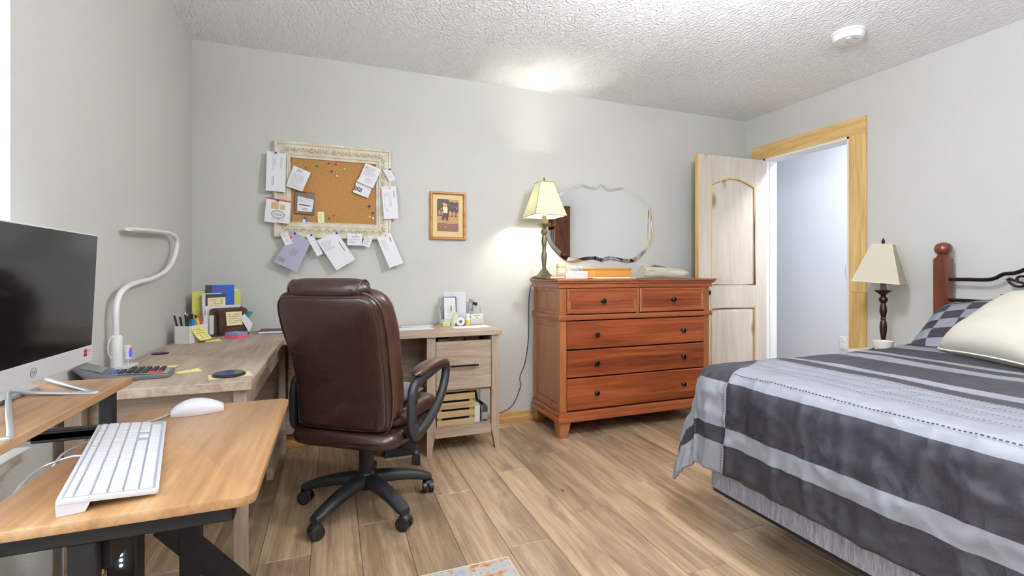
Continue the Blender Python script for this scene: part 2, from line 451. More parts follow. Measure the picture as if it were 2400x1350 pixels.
for sy in (1, -1):
    yb = th if sy > 0 else 0
    knob_m.cyl((dl-.06, yb, .93), (dl-.06, yb+sy*.008, .93), .03).cyl((dl-.06, yb+sy*.008, .93), (dl-.06, yb+sy*.03, .93), .011).sphere((dl-.06, yb+sy*.04, .93), .025, sc=(1, .75, 1))
make('door_knob', knob_m, 'bronze', door, w=False)
for hz in (.2, 1.0, 1.82):
    make('hinge', MB().cyl((-.006, -.004, hz), (-.006, -.004, hz+.09), .006, n=8), 'bronze', door, w=False)

# hall outlet and switch
t = thing('wall_outlet', 'white duplex outlet low on the hall wall seen through the doorway', 'outlet', (4.40, 3.012, .385))
make('plate', MB().box(4.393, 4.40, 2.977, 3.047, .385, .50, bev=.002), 'white_paint', t)
mat('slot_dark', '#55565a', .6)
for zo in (.405, .452):
    make('socket', MB().rbox(4.389, 4.394, 2.995, 3.029, zo, zo+.028, .01, axis='X'), 'white_paint', t)
t = thing('light_switch', 'white light switch plate on hall wall beside the door casing', 'switch', (4.40, 2.952, 1.05))
make('plate', MB().box(4.393, 4.40, 2.917, 2.987, 1.05, 1.165, bev=.002), 'white_paint', t)
make('toggle', MB().box(4.382, 4.394, 2.947, 2.957, 1.095, 1.12, bev=.002), 'white_paint', t)

# smoke detector on the ceiling
mat('white_plastic', '#e9e9e8', .4)
mat('vent_grey', '#9a9a9a', .6)
sx, sy = 2.727, 1.841
t = thing('smoke_detector', 'round white smoke detector on the textured ceiling', 'smoke detector', (sx, sy, ZC))
make('base_ring', MB().lathe([(.001, 0), (.083, 0), (.083, -.008), (.079, -.011), (.001, -.011)], (sx, sy, ZC), 40), 'white_plastic', t)
make('cover', MB().lathe([(.001, -.011), (.072, -.011), (.080, -.014), (.076, -.034), (.066, -.045), (.03, -.047), (.001, -.047)], (sx, sy, ZC), 40), 'white_plastic', t)
make('test_button', MB().lathe([(.001, -.046), (.013, -.046), (.012, -.051), (.001, -.051)], (sx-.03, sy-.02, ZC), 20), 'white_plastic', t)
make('vent_slot', MB().box(sx-.01, sx+.03, sy-.038, sy-.034, ZC-.0485, ZC-.046), 'vent_grey', t)
make('vent_slot', MB().box(sx+.0, sx+.04, sy+.01, sy+.014, ZC-.0485, ZC-.046), 'vent_grey', t)

# unseen globe lamp added for room brightness (just above the picture's top edge)
emis('added_globe_glass', '#f9fbff', 92.0)
cx, cy, cz_ = 1.42, 1.12, 2.13
t = thing('added_globe_light', 'unseen frosted globe light added above the bed foot to brighten the room', 'ceiling light', (cx, cy, ZC))
make('canopy_plate', MB().lathe([(.001, 0), (.07, 0), (.065, -.025), (.001, -.025)], (cx, cy, ZC), 32), 'white_paint', t)
make('rod', MB().cyl((cx, cy, ZC-.02), (cx, cy, cz_+.11), .008, n=12), 'white_paint', t)
make('collar', MB().lathe([(.001, .128), (.045, .128), (.05, .105), (.001, .105)], (cx, cy, cz_), 24), 'white_paint', t)
make('glass_globe', MB().sphere((cx, cy, cz_), .12, 32, 18), 'added_globe_glass', t)
# fill light added behind the camera, torchiere-shaped, bounced off the ceiling
tx_, ty_ = .55, -.75
t = thing('added_fill_lamp', 'added fill lamp in torchiere shape, unseen behind the camera', 'lamp', (tx_, ty_, 0))
mat('fill_lamp_black', '#1c1c1e', .4, .3)
make('base', MB().lathe([(.001, 0), (.14, 0), (.14, .012), (.05, .024), (.012, .03)], (tx_, ty_, 0), 32), 'fill_lamp_black', t)
make('pole', MB().cyl((tx_, ty_, .025), (tx_, ty_, 1.70), .012, n=14), 'fill_lamp_black', t)
make('bowl', MB().lathe([(.014, 1.69), (.06, 1.70), (.12, 1.74), (.155, 1.80), (.150, 1.80), (.115, 1.75), (.055, 1.712), (.001, 1.708)], (tx_, ty_, 0), 36), 'fill_lamp_black', t)
emis('fill_lamp_bulb', '#fffaf2', 30.0)
make('bulb', MB().cyl((tx_-.05, ty_, 1.745), (tx_+.05, ty_, 1.745), .012, n=14), 'fill_lamp_bulb', t)
tl_ = add_light('bounce_fill_light', 'AREA', (tx_, ty_, 1.78), 125, (.95, .98, 1.0), rot=(PI, 0, 0), shape='DISK', size=.24); tl_.parent = t; tl_.location = (0, 0, 1.78)
# unseen ceiling lamp added to brighten the hall
emis('added_hall_glass', '#f4f6ff', 150.0)
t = thing('added_hall_light', 'unseen frosted glass light added to brighten the hall', 'ceiling light', (3.95, 2.0, ZC))
make('canopy_plate', MB().lathe([(.001, 0), (.14, 0), (.14, -.02), (.001, -.02)], (3.95, 2.0, ZC), 32), 'white_paint', t)
make('glass_dome', MB().lathe([(.13, -.02), (.13, -.05), (.11, -.09), (.05, -.11), (.002, -.113)], (3.95, 2.0, ZC), 32), 'added_hall_glass', t)

# ------------------------------------------------------------------ dresser
wood('cherry', ('#7c4022', '#96502c', '#aa6238'), 'X', scale=.8, rough=.32, stretch=10, vary=.05, bump=.03, coat=.25)
wood('cherry_v', ('#86502e', '#9a5f37', '#aa6e42'), 'Z', scale=.8, rough=.34, stretch=9, vary=.04, bump=.03, coat=.2)
wood('cherry_dark', ('#5e2915', '#8a4424', '#ab5c36'), 'X', scale=.55, rough=.3, stretch=16, vary=.10, bump=.03, coat=.3)
mat('pewter', '#3a3d44', .3, .9)
mat('shadow_gap', '#2a1710', .8)
dx0, dx1, dy0, dy1 = 1.385, 2.618, 2.785, 3.215
DR = thing('dresser', 'reddish brown cherry dresser with five drawers and dark round knobs', 'dresser', ((dx0+dx1)/2, (dy0+dy1)/2, 0))
make('top', MB().box(dx0-.035, dx1+.04, dy0-.035, dy1, 1.028, 1.045, bev=.005, seg=2).box(dx0-.025, dx1+.03, dy0-.025, dy1, 1.014, 1.028, bev=.004, seg=2), 'cherry', DR)
make('frieze', MB().box(dx0-.012, dx1+.016, dy0-.012, dy1, .984, 1.014, bev=.002), 'cherry', DR)
make('waist_moulding', MB().box(dx0-.014, dx1+.016, dy0-.014, dy1, .772, .806, bev=.004, seg=2), 'cherry', DR)
make('base_moulding', MB().box(dx0-.012, dx1+.012, dy0-.012, dy1, .135, .168, bev=.003).box(dx0-.022, dx1+.022, dy0-.022, dy1, .105, .137, bev=.006, seg=2), 'cherry', DR)
make('carcass', MB().box(dx0+.02, dx1-.02, dy0+.022, dy1-.01, .14, 1.015), 'shadow_gap', DR)
def stile(x0, x1, y0, y1, z0, z1):
    return MB().box(x0, x1, y0, y1, z0, z1, bev=.0015)
for z0, z1 in ((.168, .772), (.806, .984)):
    make('corner_post', stile(dx0, dx0+.05, dy0, dy0+.05, z0, z1), 'cherry_v', DR)
    make('corner_post', stile(dx1-.05, dx1, dy0, dy0+.05, z0, z1), 'cherry_v', DR)
    for xs in (dx0, dx1-.02):
        xo = xs if xs == dx0 else xs
        make('rear_stile', stile(xo, xo+.02, dy1-.05, dy1, z0, z1), 'cherry_v', DR)
        rail = .05 if z0 < .5 else .022
        make('side_rail', MB().box(xo+.001, xo+.02, dy0+.05, dy1-.05, z0, z0+rail, bev=.001), 'cherry', DR)
        make('side_rail', MB().box(xo+.001, xo+.02, dy0+.05, dy1-.05, z1-rail, z1, bev=.001), 'cherry', DR)
        make('side_panel', MB().box(xo+.009, xo+.014, dy0+.045, dy1-.045, z0+.01, z1-.01), 'cherry_v', DR)
def foot(x0, y0, sx, sy):
    w = .085; t = .062
    a = [(x0, y0), (x0+sx*w, y0), (x0+sx*w, y0+sy*w), (x0, y0+sy*w)]
    b = [(x0+sx*.008, y0+sy*.008), (x0+sx*t, y0+sy*.008), (x0+sx*t, y0+sy*t), (x0+sx*.008, y0+sy*t)]
    return MB().prism([(p[0], p[1], 0) for p in b], [(p[0], p[1], .107) for p in a], bev=.002)
for fx, sx in ((dx0-.008, 1), (dx1+.008, -1)):
    for fy, sy in ((dy0-.008, 1), (dy1, -1)):
        make('foot', foot(fx, fy, sx, sy), 'cherry_v', DR)
make('divider', MB().box(1.979, 2.001, dy0, dy0+.03, .806, .984, bev=.001), 'cherry_v', DR)
def knob(parent, x, y, z):
    b = MB()
    b.lathe([(.0005, 0), (.011, 0), (.011, .002), (.006, .004), (.005, .012), (.012, .015), (.0165, .019), (.0165, .024), (.013, .0275), (.012, .026), (.006, .026), (.0005, .028)], (0, 0, 0), 20)
    bmesh.ops.rotate(b.bm, verts=b.bm.verts, cent=(0, 0, 0), matrix=Matrix.Rotation(PI/2, 3, 'X'))
    bmesh.ops.translate(b.bm, verts=b.bm.verts, vec=(x, y, z))
    return make('knob', b, 'pewter', parent)
for x0, x1 in ((1.437, 1.977), (2.003, 2.566)):
    z0, z1 = .812, .980
    d = make('drawer', MB().box(x0+.02, x1-.02, dy0-.001, dy0+.03, z0+.02, z1-.02), 'cherry_dark', DR)
    # raised picture-frame moulding
    fr = MB()
    def rect(i, y): return [(x0+i, y, z0+i), (x1-i, y, z0+i), (x1-i, y, z1-i), (x0+i, y, z1-i)]
    fr.loft([rect(0, dy0+.02), rect(0, dy0-.006), rect(.006, dy0-.011), rect(.016, dy0-.009), rect(.020, dy0-.004), rect(.028, dy0-.003), rect(.031, dy0+.004)], cap=False)
    make('drawer_frame', fr, 'cherry', d)
    knob(d, (x0+x1)/2, dy0-.001, (z0+z1)/2)
for z0, z1 in ((.580, .764), (.394, .571), (.178, .385)):
    d = make('drawer', MB().box(1.437, 2.566, dy0-.004, dy0+.03, z0, z1, bev=.003), 'cherry_dark', DR)
    knob(d, 1.655, dy0-.004, (z0+z1)/2); knob(d, 2.37, dy0-.004, (z0+z1)/2)

# ------------------------------------------------------------------ L-shaped desk
wood('ash', ('#8d7a6c', '#ab9988', '#c4b5a3'), 'X', scale=1.0, rough=.5, stretch=8, vary=.04, knots=(3.2, .05, '#7b6858'), bump=.08)
wood('ash_y', ('#8d7a6c', '#ab9988', '#c4b5a3'), 'Y', scale=1.0, rough=.5, stretch=8, vary=.04, knots=(3.2, .05, '#7b6858'), bump=.08)
wood('ash_v', ('#927f70', '#ad9b8a', '#c2b3a1'), 'Z', scale=1.0, rough=.5, stretch=8, vary=.04, knots=(3.2, .05, '#7b6858'), bump=.08)
mat('black_metal', '#1d1d20', .38, .6)
mat('black_plastic', '#1b1b1d', .42)
DZT = .732
DK = thing('corner_desk', 'L-shaped grey oak corner desk with one file drawer and open shelf', 'desk', (0, 2.9, 0))
make('desktop', MB().box(-.245, .985, 2.775, YB-.012, DZT-.03, DZT, bev=.002), 'ash', DK)
make('return_desktop', MB().box(XL+.008, -.2455, 1.735, YB-.012, DZT-.03, DZT, bev=.002), 'ash_y', DK)
def taper_leg(x0, x1, y0, y1, zt, side):
    # inner edge tapers near the foot
    z1 = .13; w = (x1-x0)*.5
    b = MB().box(x0, x1, y0, y1, z1, zt, bev=.001)
    if side > 0: lo = [(x1-w, y0, 0), (x1, y0, 0), (x1, y1, 0), (x1-w, y1, 0)]
    else: lo = [(x0, y0, 0), (x0+w, y0, 0), (x0+w, y1, 0), (x0, y1, 0)]
    b.prism(lo, [(x0, y0, z1), (x1, y0, z1), (x1, y1, z1), (x0, y1, z1)])
    return b
for y0, y1 in ((2.79, 2.825), (3.185, 3.22)):
    make('leg', taper_leg(.920, .968, y0, y1, DZT-.03, 1), 'ash_v', DK)
    make('leg', taper_leg(.520, .572, y0, y1, DZT-.03, -1), 'ash_v', DK)
make('inner_side', MB().box(.552, .570, 2.825, 3.185, .36, DZT-.03), 'ash_y', DK)
make('outer_side', MB().box(.922, .940, 2.825, 3.185, .36, DZT-.03), 'ash_y', DK)
make('drawer_floor', MB().box(.572, .920, 2.825, 3.19, .36, .376), 'ash', DK)
make('shelf_apron', MB().box(.572, .920, 2.795, 2.815, .098, .152, bev=.001), 'ash', DK)
make('shelf', MB().box(.572, .920, 2.815, 3.19, .137, .152), 'ash', DK)
dw = make('drawer', MB().box(.575, .917, 2.792, 2.81, .381, .672, bev=.002).box(.58, .912, 2.81, 3.15, .385, .60), 'ash', DK)
make('handle', MB().tube([(.672, 2.792, .527), (.672, 2.768, .527)], .0045).tube([(.812, 2.792, .527), (.812, 2.768, .527)], .0045).box(.655, .83, 2.760, 2.770, .522, .532, bev=.002), 'black_metal', dw)
mat('folder_tan', '#a98a68', .8)
for k_, (fa, fb_, fz) in enumerate(((.60, .665, .684), (.675, .765, .688), (.785, .875, .690))):
    tag(make('hanging_folder', MB().box(fa, fb_, 2.84+.03*k_, 2.846+.03*k_, .602, fz, bev=.001), 'folder_tan', origin=((fa+fb_)/2, 2.84+.03*k_, .602)), ('left', 'middle', 'right')[k_]+' tan folder edge showing above the file drawer', 'folder', 'folders in the file drawer')
make('modesty_panel', MB().box(-.245, .552, 3.12, 3.138, .30, DZT-.03), 'ash', DK)
make('rear_panel', MB().box(XL+.05, -.23, 3.19, 3.208, .10, DZT-.03), 'ash', DK)
make('lower_rail', MB().box(-.23, .53, 3.185, 3.205, .10, .17), 'ash', DK)
# return: two legs at the near end, low rails, modesty panel
make('leg', MB().box(-.300, -.262, 1.76, 1.80, 0, DZT-.03, bev=.001), 'ash_v', DK)
make('leg', MB().box(XL+.03, XL+.07, 1.76, 1.80, 0, DZT-.03, bev=.001), 'ash_v', DK)
make('leg', MB().box(-.300, -.262, 3.14, 3.18, 0, DZT-.03, bev=.001), 'ash_v', DK)
make('low_rail', MB().box(XL+.07, -.300, 1.765, 1.785, .085, .145, bev=.001), 'ash', DK)
make('low_rail', MB().box(XL+.035, XL+.065, 1.80, 3.19, .085, .145, bev=.001), 'ash_y', DK)
make('low_rail', MB().box(-.295, -.268, 2.55, 3.14, .085, .145, bev=.001), 'ash_y', DK)
make('apron', MB().box(XL+.07, -.300, 1.81, 1.828, .56, DZT-.03, bev=.001), 'ash', DK)
make('side_apron', MB().box(-.292, -.276, 1.80, 3.14, .60, DZT-.03, bev=.001), 'ash_y', DK)
make('grommet', MB().lathe([(.001, 0), (.032, 0), (.032, .003), (.028, .005), (.001, .004)], (-.695, 2.455, DZT), 24), 'black_plastic', DK)

# ------------------------------------------------------------------ two-tier standing desk
wood('honey', ('#8c6743', '#a98159', '#be9a73'), 'Y', scale=1.0, rough=.35, stretch=10, vary=.03, knots=(3.5, .03, '#7a5a3a'), bump=.02, coat=.1)
mat('frame_black', '#151517', .5, .2)
SD = thing('standing_desk', 'two-tier standing desk with honey walnut boards on a black frame', 'desk', (-.43, 1.18, 0))
make('keyboard_board', MB().rbox(-.487, -.117, .865, 1.51, .703, .720, .024, seg=6, bev=.003), 'honey', SD)
make('monitor_board', MB().box(XL+.012, -.485, .865, 1.505, .792, .810, bev=.002), 'honey', SD)
make('lower_shelf', MB().box(-.688, -.606, .95, 1.75, .227, .25, bev=.002), 'honey', SD)
for yy, nm in ((.882, 0), (1.445, 1)):
    make('side_beam', MB().box(-.665 if nm else -.70, -.150, yy, yy+.028, .676, .7025, bev=.002), 'frame_black', SD)
    make('riser_post', MB().box(-.535, -.508, yy, yy+.028, .69, .792, bev=.001), 'frame_black', SD)
    make('riser_post', MB().box(-.70, -.675, yy, yy+.028, .69, .792, bev=.001), 'frame_black', SD)
make('riser_flange', MB().box(-.70, -.508, 1.445, 1.473, .683, .697), 'frame_black', SD)
make('leg', MB().box(-.366, -.331, .885, .907, .03, .677, bev=.002), 'frame_black', SD)
make('foot', MB().box(-.68, -.12, .879, .922, 0, .03, bev=.004), 'frame_black', SD)
make('leg', MB().box(-.365, -.318, 1.43, 1.46, .03, .677, bev=.002), 'frame_black', SD)
make('foot', MB().box(-.68, -.12, 1.425, 1.468, 0, .03, bev=.004), 'frame_black', SD)
def strut(p0, p1, w, y0, y1):
    a, b = Vector(p0), Vector(p1); d = (b-a).normalized(); n = Vector((-d.y, d.x))*w/2
    q = [a+n, a-n, b-n, b+n]
    return MB().prism([(v.x, y0, v.y) for v in q], [(v.x, y1, v.y) for v in q])
make('brace', strut((-.40, .44), (-.15, .15), .055, 1.432, 1.458), 'frame_black', SD)
make('brace', strut((-.395, .43), (-.395, .44), .05, 1.432, 1.458), 'frame_black', SD)
make('shelf_bracket', MB().box(-.66, -.36, .885, .905, .205, .227, bev=.001), 'frame_black', SD)
make('shelf_bracket', MB().box(-.66, -.36, 1.435, 1.455, .205, .227, bev=.001), 'frame_black', SD)
make('cross_beam', MB().box(-.36, -.32, .91, 1.43, .62, .677, bev=.002), 'frame_black', SD)

# ------------------------------------------------------------------ bed
def crumple(name, col):
    m, N, L, p = nmat(name)
    p.inputs['Base Color'].default_value = lin(col); p.inputs['Roughness'].default_value = .55
    tc = N.new('ShaderNodeTexCoord')
    wn = N.new('ShaderNodeTexNoise'); wn.inputs['Scale'].default_value = 6; wn.inputs['Detail'].default_value = 2
    L.new(tc.outputs['Object'], wn.inputs['Vector'])
    wm = N.new('ShaderNodeVectorMath'); wm.operation = 'MULTIPLY_ADD'; wm.inputs[1].default_value = (.16, .16, .16)
    L.new(wn.outputs['Color'], wm.inputs[0]); L.new(tc.outputs['Object'], wm.inputs[2])
    mpv = N.new('ShaderNodeMapping'); mpv.inputs['Scale'].default_value = (7, 9, 6); L.new(wm.outputs[0], mpv.inputs['Vector'])
    vo = N.new('ShaderNodeTexVoronoi'); vo.inputs['Scale'].default_value = 1.0; L.new(mpv.outputs[0], vo.inputs['Vector'])
    vo2 = N.new('ShaderNodeTexVoronoi'); vo2.inputs['Scale'].default_value = 2.6; L.new(mpv.outputs[0], vo2.inputs['Vector'])
    a = N.new('ShaderNodeMath'); a.operation = 'MULTIPLY_ADD'; a.inputs[1].default_value = .28
    L.new(vo2.outputs['Distance'], a.inputs[0]); L.new(vo.outputs['Distance'], a.inputs[2])
    f = N.new('ShaderNodeTexNoise'); f.inputs['Scale'].default_value = 420; f.inputs['Detail'].default_value = 2
    L.new(tc.outputs['Object'], f.inputs['Vector'])
    b = N.new('ShaderNodeBump'); b.inputs['Strength'].default_value = .45; b.inputs['Distance'].default_value = .025
    b2 = N.new('ShaderNodeBump'); b2.inputs['Strength'].default_value = .2; b2.inputs['Distance'].default_value = .0015
    L.new(a.outputs[0], b.inputs['Height']); L.new(f.outputs['Fac'], b2.inputs['Height']); L.new(b.outputs['Normal'], b2.inputs['Normal'])
    L.new(b2.outputs['Normal'], p.inputs['Normal'])
    return m
crumple('comforter_dark', '#2e2d36')
crumple('comforter_grey', '#868891')
mat('stitch_dark', '#2f2e38', .8)
mat('lining_blue', '#4d7391', .8)
wood('box_fabric', ('#6f717e', '#8f919d', '#b3b5c0'), 'Z', scale=9.0, rough=.9, stretch=9, rnd=False, bump=.4)
mat('mattress_white', '#d9d8d4', .9, bump=(90, .2, .002))
mat('dust_cover', '#17171a', .9)
mat('iron_dark', '#2e2526', .38, .75)
mat('cream_cloth', '#cac6ba', .9, bump=(420, .5, .0015))
mat('cream_piping', '#e6e2d4', .8)
wood('bed_wood', ('#4a2217', '#612f20', '#764028'), 'Z', scale=1.0, rough=.28, stretch=9, bump=.03, coat=.3)
bxa, bxb, bya, byb = 1.50, 3.36, .235, 1.60
BED = thing('bed', 'double bed with dark wooden posts and scrolled iron headboard', 'bed', (2.45, .95, 0))
PYF, PYN = 1.726, .30; PX0 = 3.375
def post(y):
    b = MB(); h = .037; c = .010
    def oct_(z, h): return [(PX0+a, y+bb, z) for a, bb in ((h, h-c), (h-c, h), (-h+c, h), (-h, h-c), (-h, -h+c), (-h+c, -h), (h-c, -h), (h, -h+c))]
    b.loft([oct_(0, h-.006), oct_(.02, h), oct_(1.165, h), oct_(1.176, h-.008)])
    return b
for y in (PYF, PYN):
    p = make('post', post(y), 'bed_wood', BED)
    make('ball_finial', MB().lathe([(.001, 1.174), (.028, 1.174), (.031, 1.18), (.028, 1.186), (.024, 1.19), (.030, 1.196), (.038, 1.206), (.0425, 1.222), (.041, 1.238), (.033, 1.252), (.018, 1.261), (.001, 1.264)], (PX0, y, 0), 28), 'bed_wood', p)
yc = (PYF+PYN)/2
def sym(pts):
    a = [(PX0, y, z) for y, z in pts]
    return a + [(PX0, 2*yc-y, z) for y, z in pts[::-1]][1 if abs(pts[-1][0]-yc) < 1e-6 else 0:]
make('top_rail', MB().tube(sym([(1.69, 1.045), (1.60, 1.045), (1.54, 1.044), (1.495, 1.052), (1.455, 1.076), (1.41, 1.082), (1.36, 1.106), (1.29, 1.145), (1.20, 1.175), (1.10, 1.188), (yc, 1.190)]), .0105, n=8, sub=4), 'iron_dark', BED)
make('lower_rail', MB().tube(sym([(1.69, .925), (1.60, .925), (1.53, .924), (1.485, .932), (1.44, .952), (1.40, .960), (1.35, .985), (1.28, 1.015), (1.18, 1.035), (yc, 1.042)]), .0095, n=8, sub=4), 'iron_dark', BED)
make('bottom_rail', MB().tube([(PX0, 1.69, .60), (PX0, .336, .60)], .0105, n=8), 'iron_dark', BED)
for sgn in (1, -1):
    sp = []
    for k in range(24):
        a = math.radians(200-k*17); r = .010+.0014*k
        sp.append((PX0, yc+sgn*(.375-r*math.cos(a)*1.15), 1.045+r*math.sin(a)))
    sp += [(PX0, yc+sgn*.30, 1.005), (PX0, yc+sgn*.22, 1.035), (PX0, yc+sgn*.15, 1.10), (PX0, yc+sgn*.07, 1.16)]
    make('scroll', MB().tube(sp, .0065, n=7, sub=2), 'iron_dark', BED)
for k in range(9):
    y = yc + (k-4)*.15
    make('spindle', MB().tube([(PX0, y, .60), (PX0, y, 1.035-abs(k-4)**2*.0075)], .0055, n=7), 'iron_dark', BED)
make('steel_frame', MB().box(bxa+.06, bxb+.02, bya+.03, bya+.06, .13, .165).box(bxa+.06, bxb+.02, byb-.06, byb-.03, .13, .165).box(bxa+.35, bxa+.38, bya+.03, byb-.03, .13, .16).box(bxb-.40, bxb-.37, bya+.03, byb-.03, .13, .16), 'frame_black', BED)
for xx in (bxa+.365, bxb-.385):
    for yy in (bya+.08, (bya+byb)/2, byb-.08):
        make('leg', MB().lathe([(.02, 0), (.022, .02), (.014, .03), (.014, .135)], (xx, yy, 0), 14), 'frame_black', BED)
t = thing('box_spring', 'grey heathered box spring under the striped comforter', 'box spring', ((bxa+bxb)/2, (bya+byb)/2, .165))
make('body', MB().rbox(bxa, bxb, bya, byb, .176, .41, .03, seg=5, bev=.008), 'box_fabric', t)
make('dust_cover', MB().rbox(bxa+.004, bxb-.004, bya+.004, byb-.004, .165, .178, .03, seg=5), 'dust_cover', t)
tag(make('mattress', MB().rbox(bxa-.005, bxb, bya, byb, .41, .648, .06, seg=6, bev=.03), 'mattress_white', origin=((bxa+bxb)/2, (bya+byb)/2, .41)), 'white mattress hidden under the striped comforter', 'mattress')

# comforter draped over the bed
TOPZ, FX, FY, NY, RR = .692, 1.455, 1.672, .165, .085
def prof(s, fl=.06):
    q = PI*RR/2
    if s <= 0: return s, 0.0
    if s < q: return RR*math.sin(s/RR), RR*(1-math.cos(s/RR))
    return RR+(s-q)*fl, RR+(s-q)*math.sqrt(1-fl*fl)
def sst(a, b, x):
    t = min(1, max(0, (x-a)/(b-a))); return t*t*(3-2*t)
# cloth coordinate u: 0 = foot bend start (X = FX+RR) ; u<0 goes down the foot.  v: offset from the far seam, + = outwards
def cloth(u, v, bumpy=1.0):
    X0 = FX+RR+u                                  # unfolded X
    Ys = 1.452 + .235*sst(1.42, 2.05, X0) + v     # unfolded Y, seam drifts outwards towards the head
    sx = -(X0-(FX+RR))                            # past the foot bend
    syf = Ys-(FY-RR); syn = (NY+RR)-Ys
    if syf > 0 and sx > 0:
        s = math.hypot(sx, syf); ph = math.atan2(syf, sx); k = math.sin(2*ph)
        o, d = prof(s, .06+.16*k)
        o += .02*math.sin(ph*6)*max(0, s-.15)
        P = Vector((FX+RR-o*math.cos(ph), FY-RR+o*math.sin(ph), TOPZ-d)); N = Vector((-math.cos(ph), math.sin(ph), .3))
    elif syn > 0 and sx > 0:
        s = math.hypot(sx, syn); ph = math.atan2(syn, sx); k = math.sin(2*ph)
        o, d = prof(s, .06+.24*k)
        P = Vector((FX+RR-o*math.cos(ph), NY+RR-o*math.sin(ph), TOPZ-d)); N = Vector((-math.cos(ph), -math.sin(ph), .3))
    elif sx > 0:
        o, d = prof(sx); P = Vector((FX+RR-o, Ys, TOPZ-d)); N = Vector((-o/RR if o < RR else -1, 0, max(.05, 1-o/RR)))
    elif syf > 0:
        o, d = prof(syf); P = Vector((X0, FY-RR+o, TOPZ-d)); N = Vector((0, min(1, o/RR), max(.05, 1-o/RR)))
    elif syn > 0:
        o, d = prof(syn); P = Vector((X0, NY+RR-o, TOPZ-d)); N = Vector((0, -min(1, o/RR), max(.05, 1-o/RR)))
    else:
        P = Vector((X0, Ys, TOPZ)); N = Vector((0, 0, 1))
    N.normalize()
    q = Vector((X0, Ys, 3.3))
    hang = max(0, min(1, max(sx, syf, syn)/.12))
    big = noise.noise(q*2.1)*.012 + noise.noise(q*5.0)*.006
    if hang > 0:
        rid = 1-abs(noise.noise(Vector((X0*2.2+Ys*1.2, Ys*9, 1.1))))*2
        rid2 = 1-abs(noise.noise(Vector((X0*14, Ys*10+X0*6, 7.7))))*2
        big += hang*(.014*max(0, rid)**4 + .011*max(0, rid2)**4 + .022*noise.noise(Vector((X0*.8, Ys*5.5, 4.))))
    else:
        big += .004*max(0, 1-abs(noise.noise(Vector((X0*5, Ys*2.2, 2.))))*2)**2
    # raised towards pillows
    P = P + N*big*bumpy
    if X0 > 2.62 and sx <= 0: P.z += .03*sst(2.62, 3.0, X0)
    return P, N
ub = [-.457, -.335, -.27, -.092]            # hem, dark/grey, grey/dark, grey-dark on the foot face
tb = [1.855, 1.933, 1.995, 2.265, 2.372, 2.435, 2.50, 2.70, 2.80, 2.95, 3.10]
us_b = ub+[x-(FX+RR) for x in tb]
def cuts(bounds, step):
    out = []
    for a, b in zip(bounds, bounds[1:]):
        n = max(1, round((b-a)/step))
        out += [a+(b-a)*k/n for k in range(n)]
    return out+[bounds[-1]]
U = cuts(us_b, .017); V = cuts([-1.68, -1.22, 0.0, .50], .017)
# colours per interval in the field (0 dark, 1 grey), border inverted
cols = [0, 1, 0, 1, 0, 1, 0, 1, 0, 1, 0, 1, 0, 1]
def cmi(i, j):
    u = (U[i]+U[i+1])/2; v = (V[j]+V[j+1])/2
    k = sum(1 for b in us_b[1:] if u > b)
    c = cols[min(k, len(cols)-1)]
    if v > 0 or v < -1.22: c = 1-c
    return c
cb = MB().grid(lambda i, j: cloth(U[i], V[j])[0], len(U), len(V), cmi)
CF = make('comforter', cb, ['comforter_dark', 'comforter_grey', 'lining_blue'], origin=(2.3, .95, .66), smooth=180)
tag(CF, 'charcoal and silver striped comforter draped over the bed', 'comforter')
sm = CF.modifiers.new('thick', 'SOLIDIFY'); sm.thickness = .018; sm.offset = -1; sm.material_offset = 2
ss = CF.modifiers.new('soft', 'SUBSURF'); ss.levels = 1; ss.render_levels = 1
# running-stitch lines on the wide silver band, and along the far seam
sb = MB()
def dash(u0, v0, u1, v1, w):
    a, n = cloth(u0, v0); b, _ = cloth(u1, v1); d = (b-a)
    if d.length < 1e-6: return
    d.normalize(); s_ = n.cross(d).normalized()*w; up = n*.0055
    sb.quad(a+s_+up, b+s_+up, b-s_+up, a-s_+up)
for X in (1.488, 1.595, 1.685, 1.760, 1.822, 2.735, 2.765):
    u = X-(FX+RR); v = -1.21
    while v < -.005:
        dash(u, v, u, v+.0066, .0021 if X < 1.5 else .003); v += .0115
u = -.45
while u < -.05:
    dash(u, .009, u+.006, .009, .0016); u += .0115
so = make('stitching', sb, 'stitch_dark', CF); so['kind'] = 'stuff'

def pillow(w, h, t, n=28, mi=None, pinch=.12):
    """puffed cushion in its own xy plane (x width, y height, z thickness), two skins"""
    b = MB()
    def pt(i, j, s):
        a = -1+2*i/(n-1); c = -1+2*j/(n-1)
        e = max(0, (1-a**4)*(1-c**4))**.55
        a = a*(1-.07*abs(c)**8); c = c*(1-.07*abs(a)**8)
        k = 1-pinch*(1-abs(a)**2)*abs(c)**6*.6; k2 = 1-pinch*(1-abs(c)**2)*abs(a)**6*.6
        wr = noise.noise(Vector((a*3, c*3, 5+s)))*.006
        return (a*w/2*k2, c*h/2*k, s*(t/2*e)+wr*e)
    b.grid(lambda i, j: pt(i, j, 1), n, n, mi)
    b.grid(lambda i, j: pt(n-1-i, j, -1), n, n, (lambda i, j: mi(n-2-i, j)) if mi else None)
    bmesh.ops.remove_doubles(b.bm, verts=b.bm.verts, dist=.0004)
    edge = []
    for i in range(n): edge.append(pt(i, 0, 1))
    for j in range(1, n): edge.append(pt(n-1, j, 1))
    for i in range(n-2, -1, -1): edge.append(pt(i, n-1, 1))
    for j in range(n-2, 0, -1): edge.append(pt(0, j, 1))
    return b, edge
def place(o, loc, width_dir, up_dir):
    x = Vector(width_dir).normalized(); z = x.cross(Vector(up_dir)).normalized(); y = z.cross(x)
    o.matrix_world = Matrix.Translation(loc) @ Matrix((x, y, z)).transposed().to_4x4()
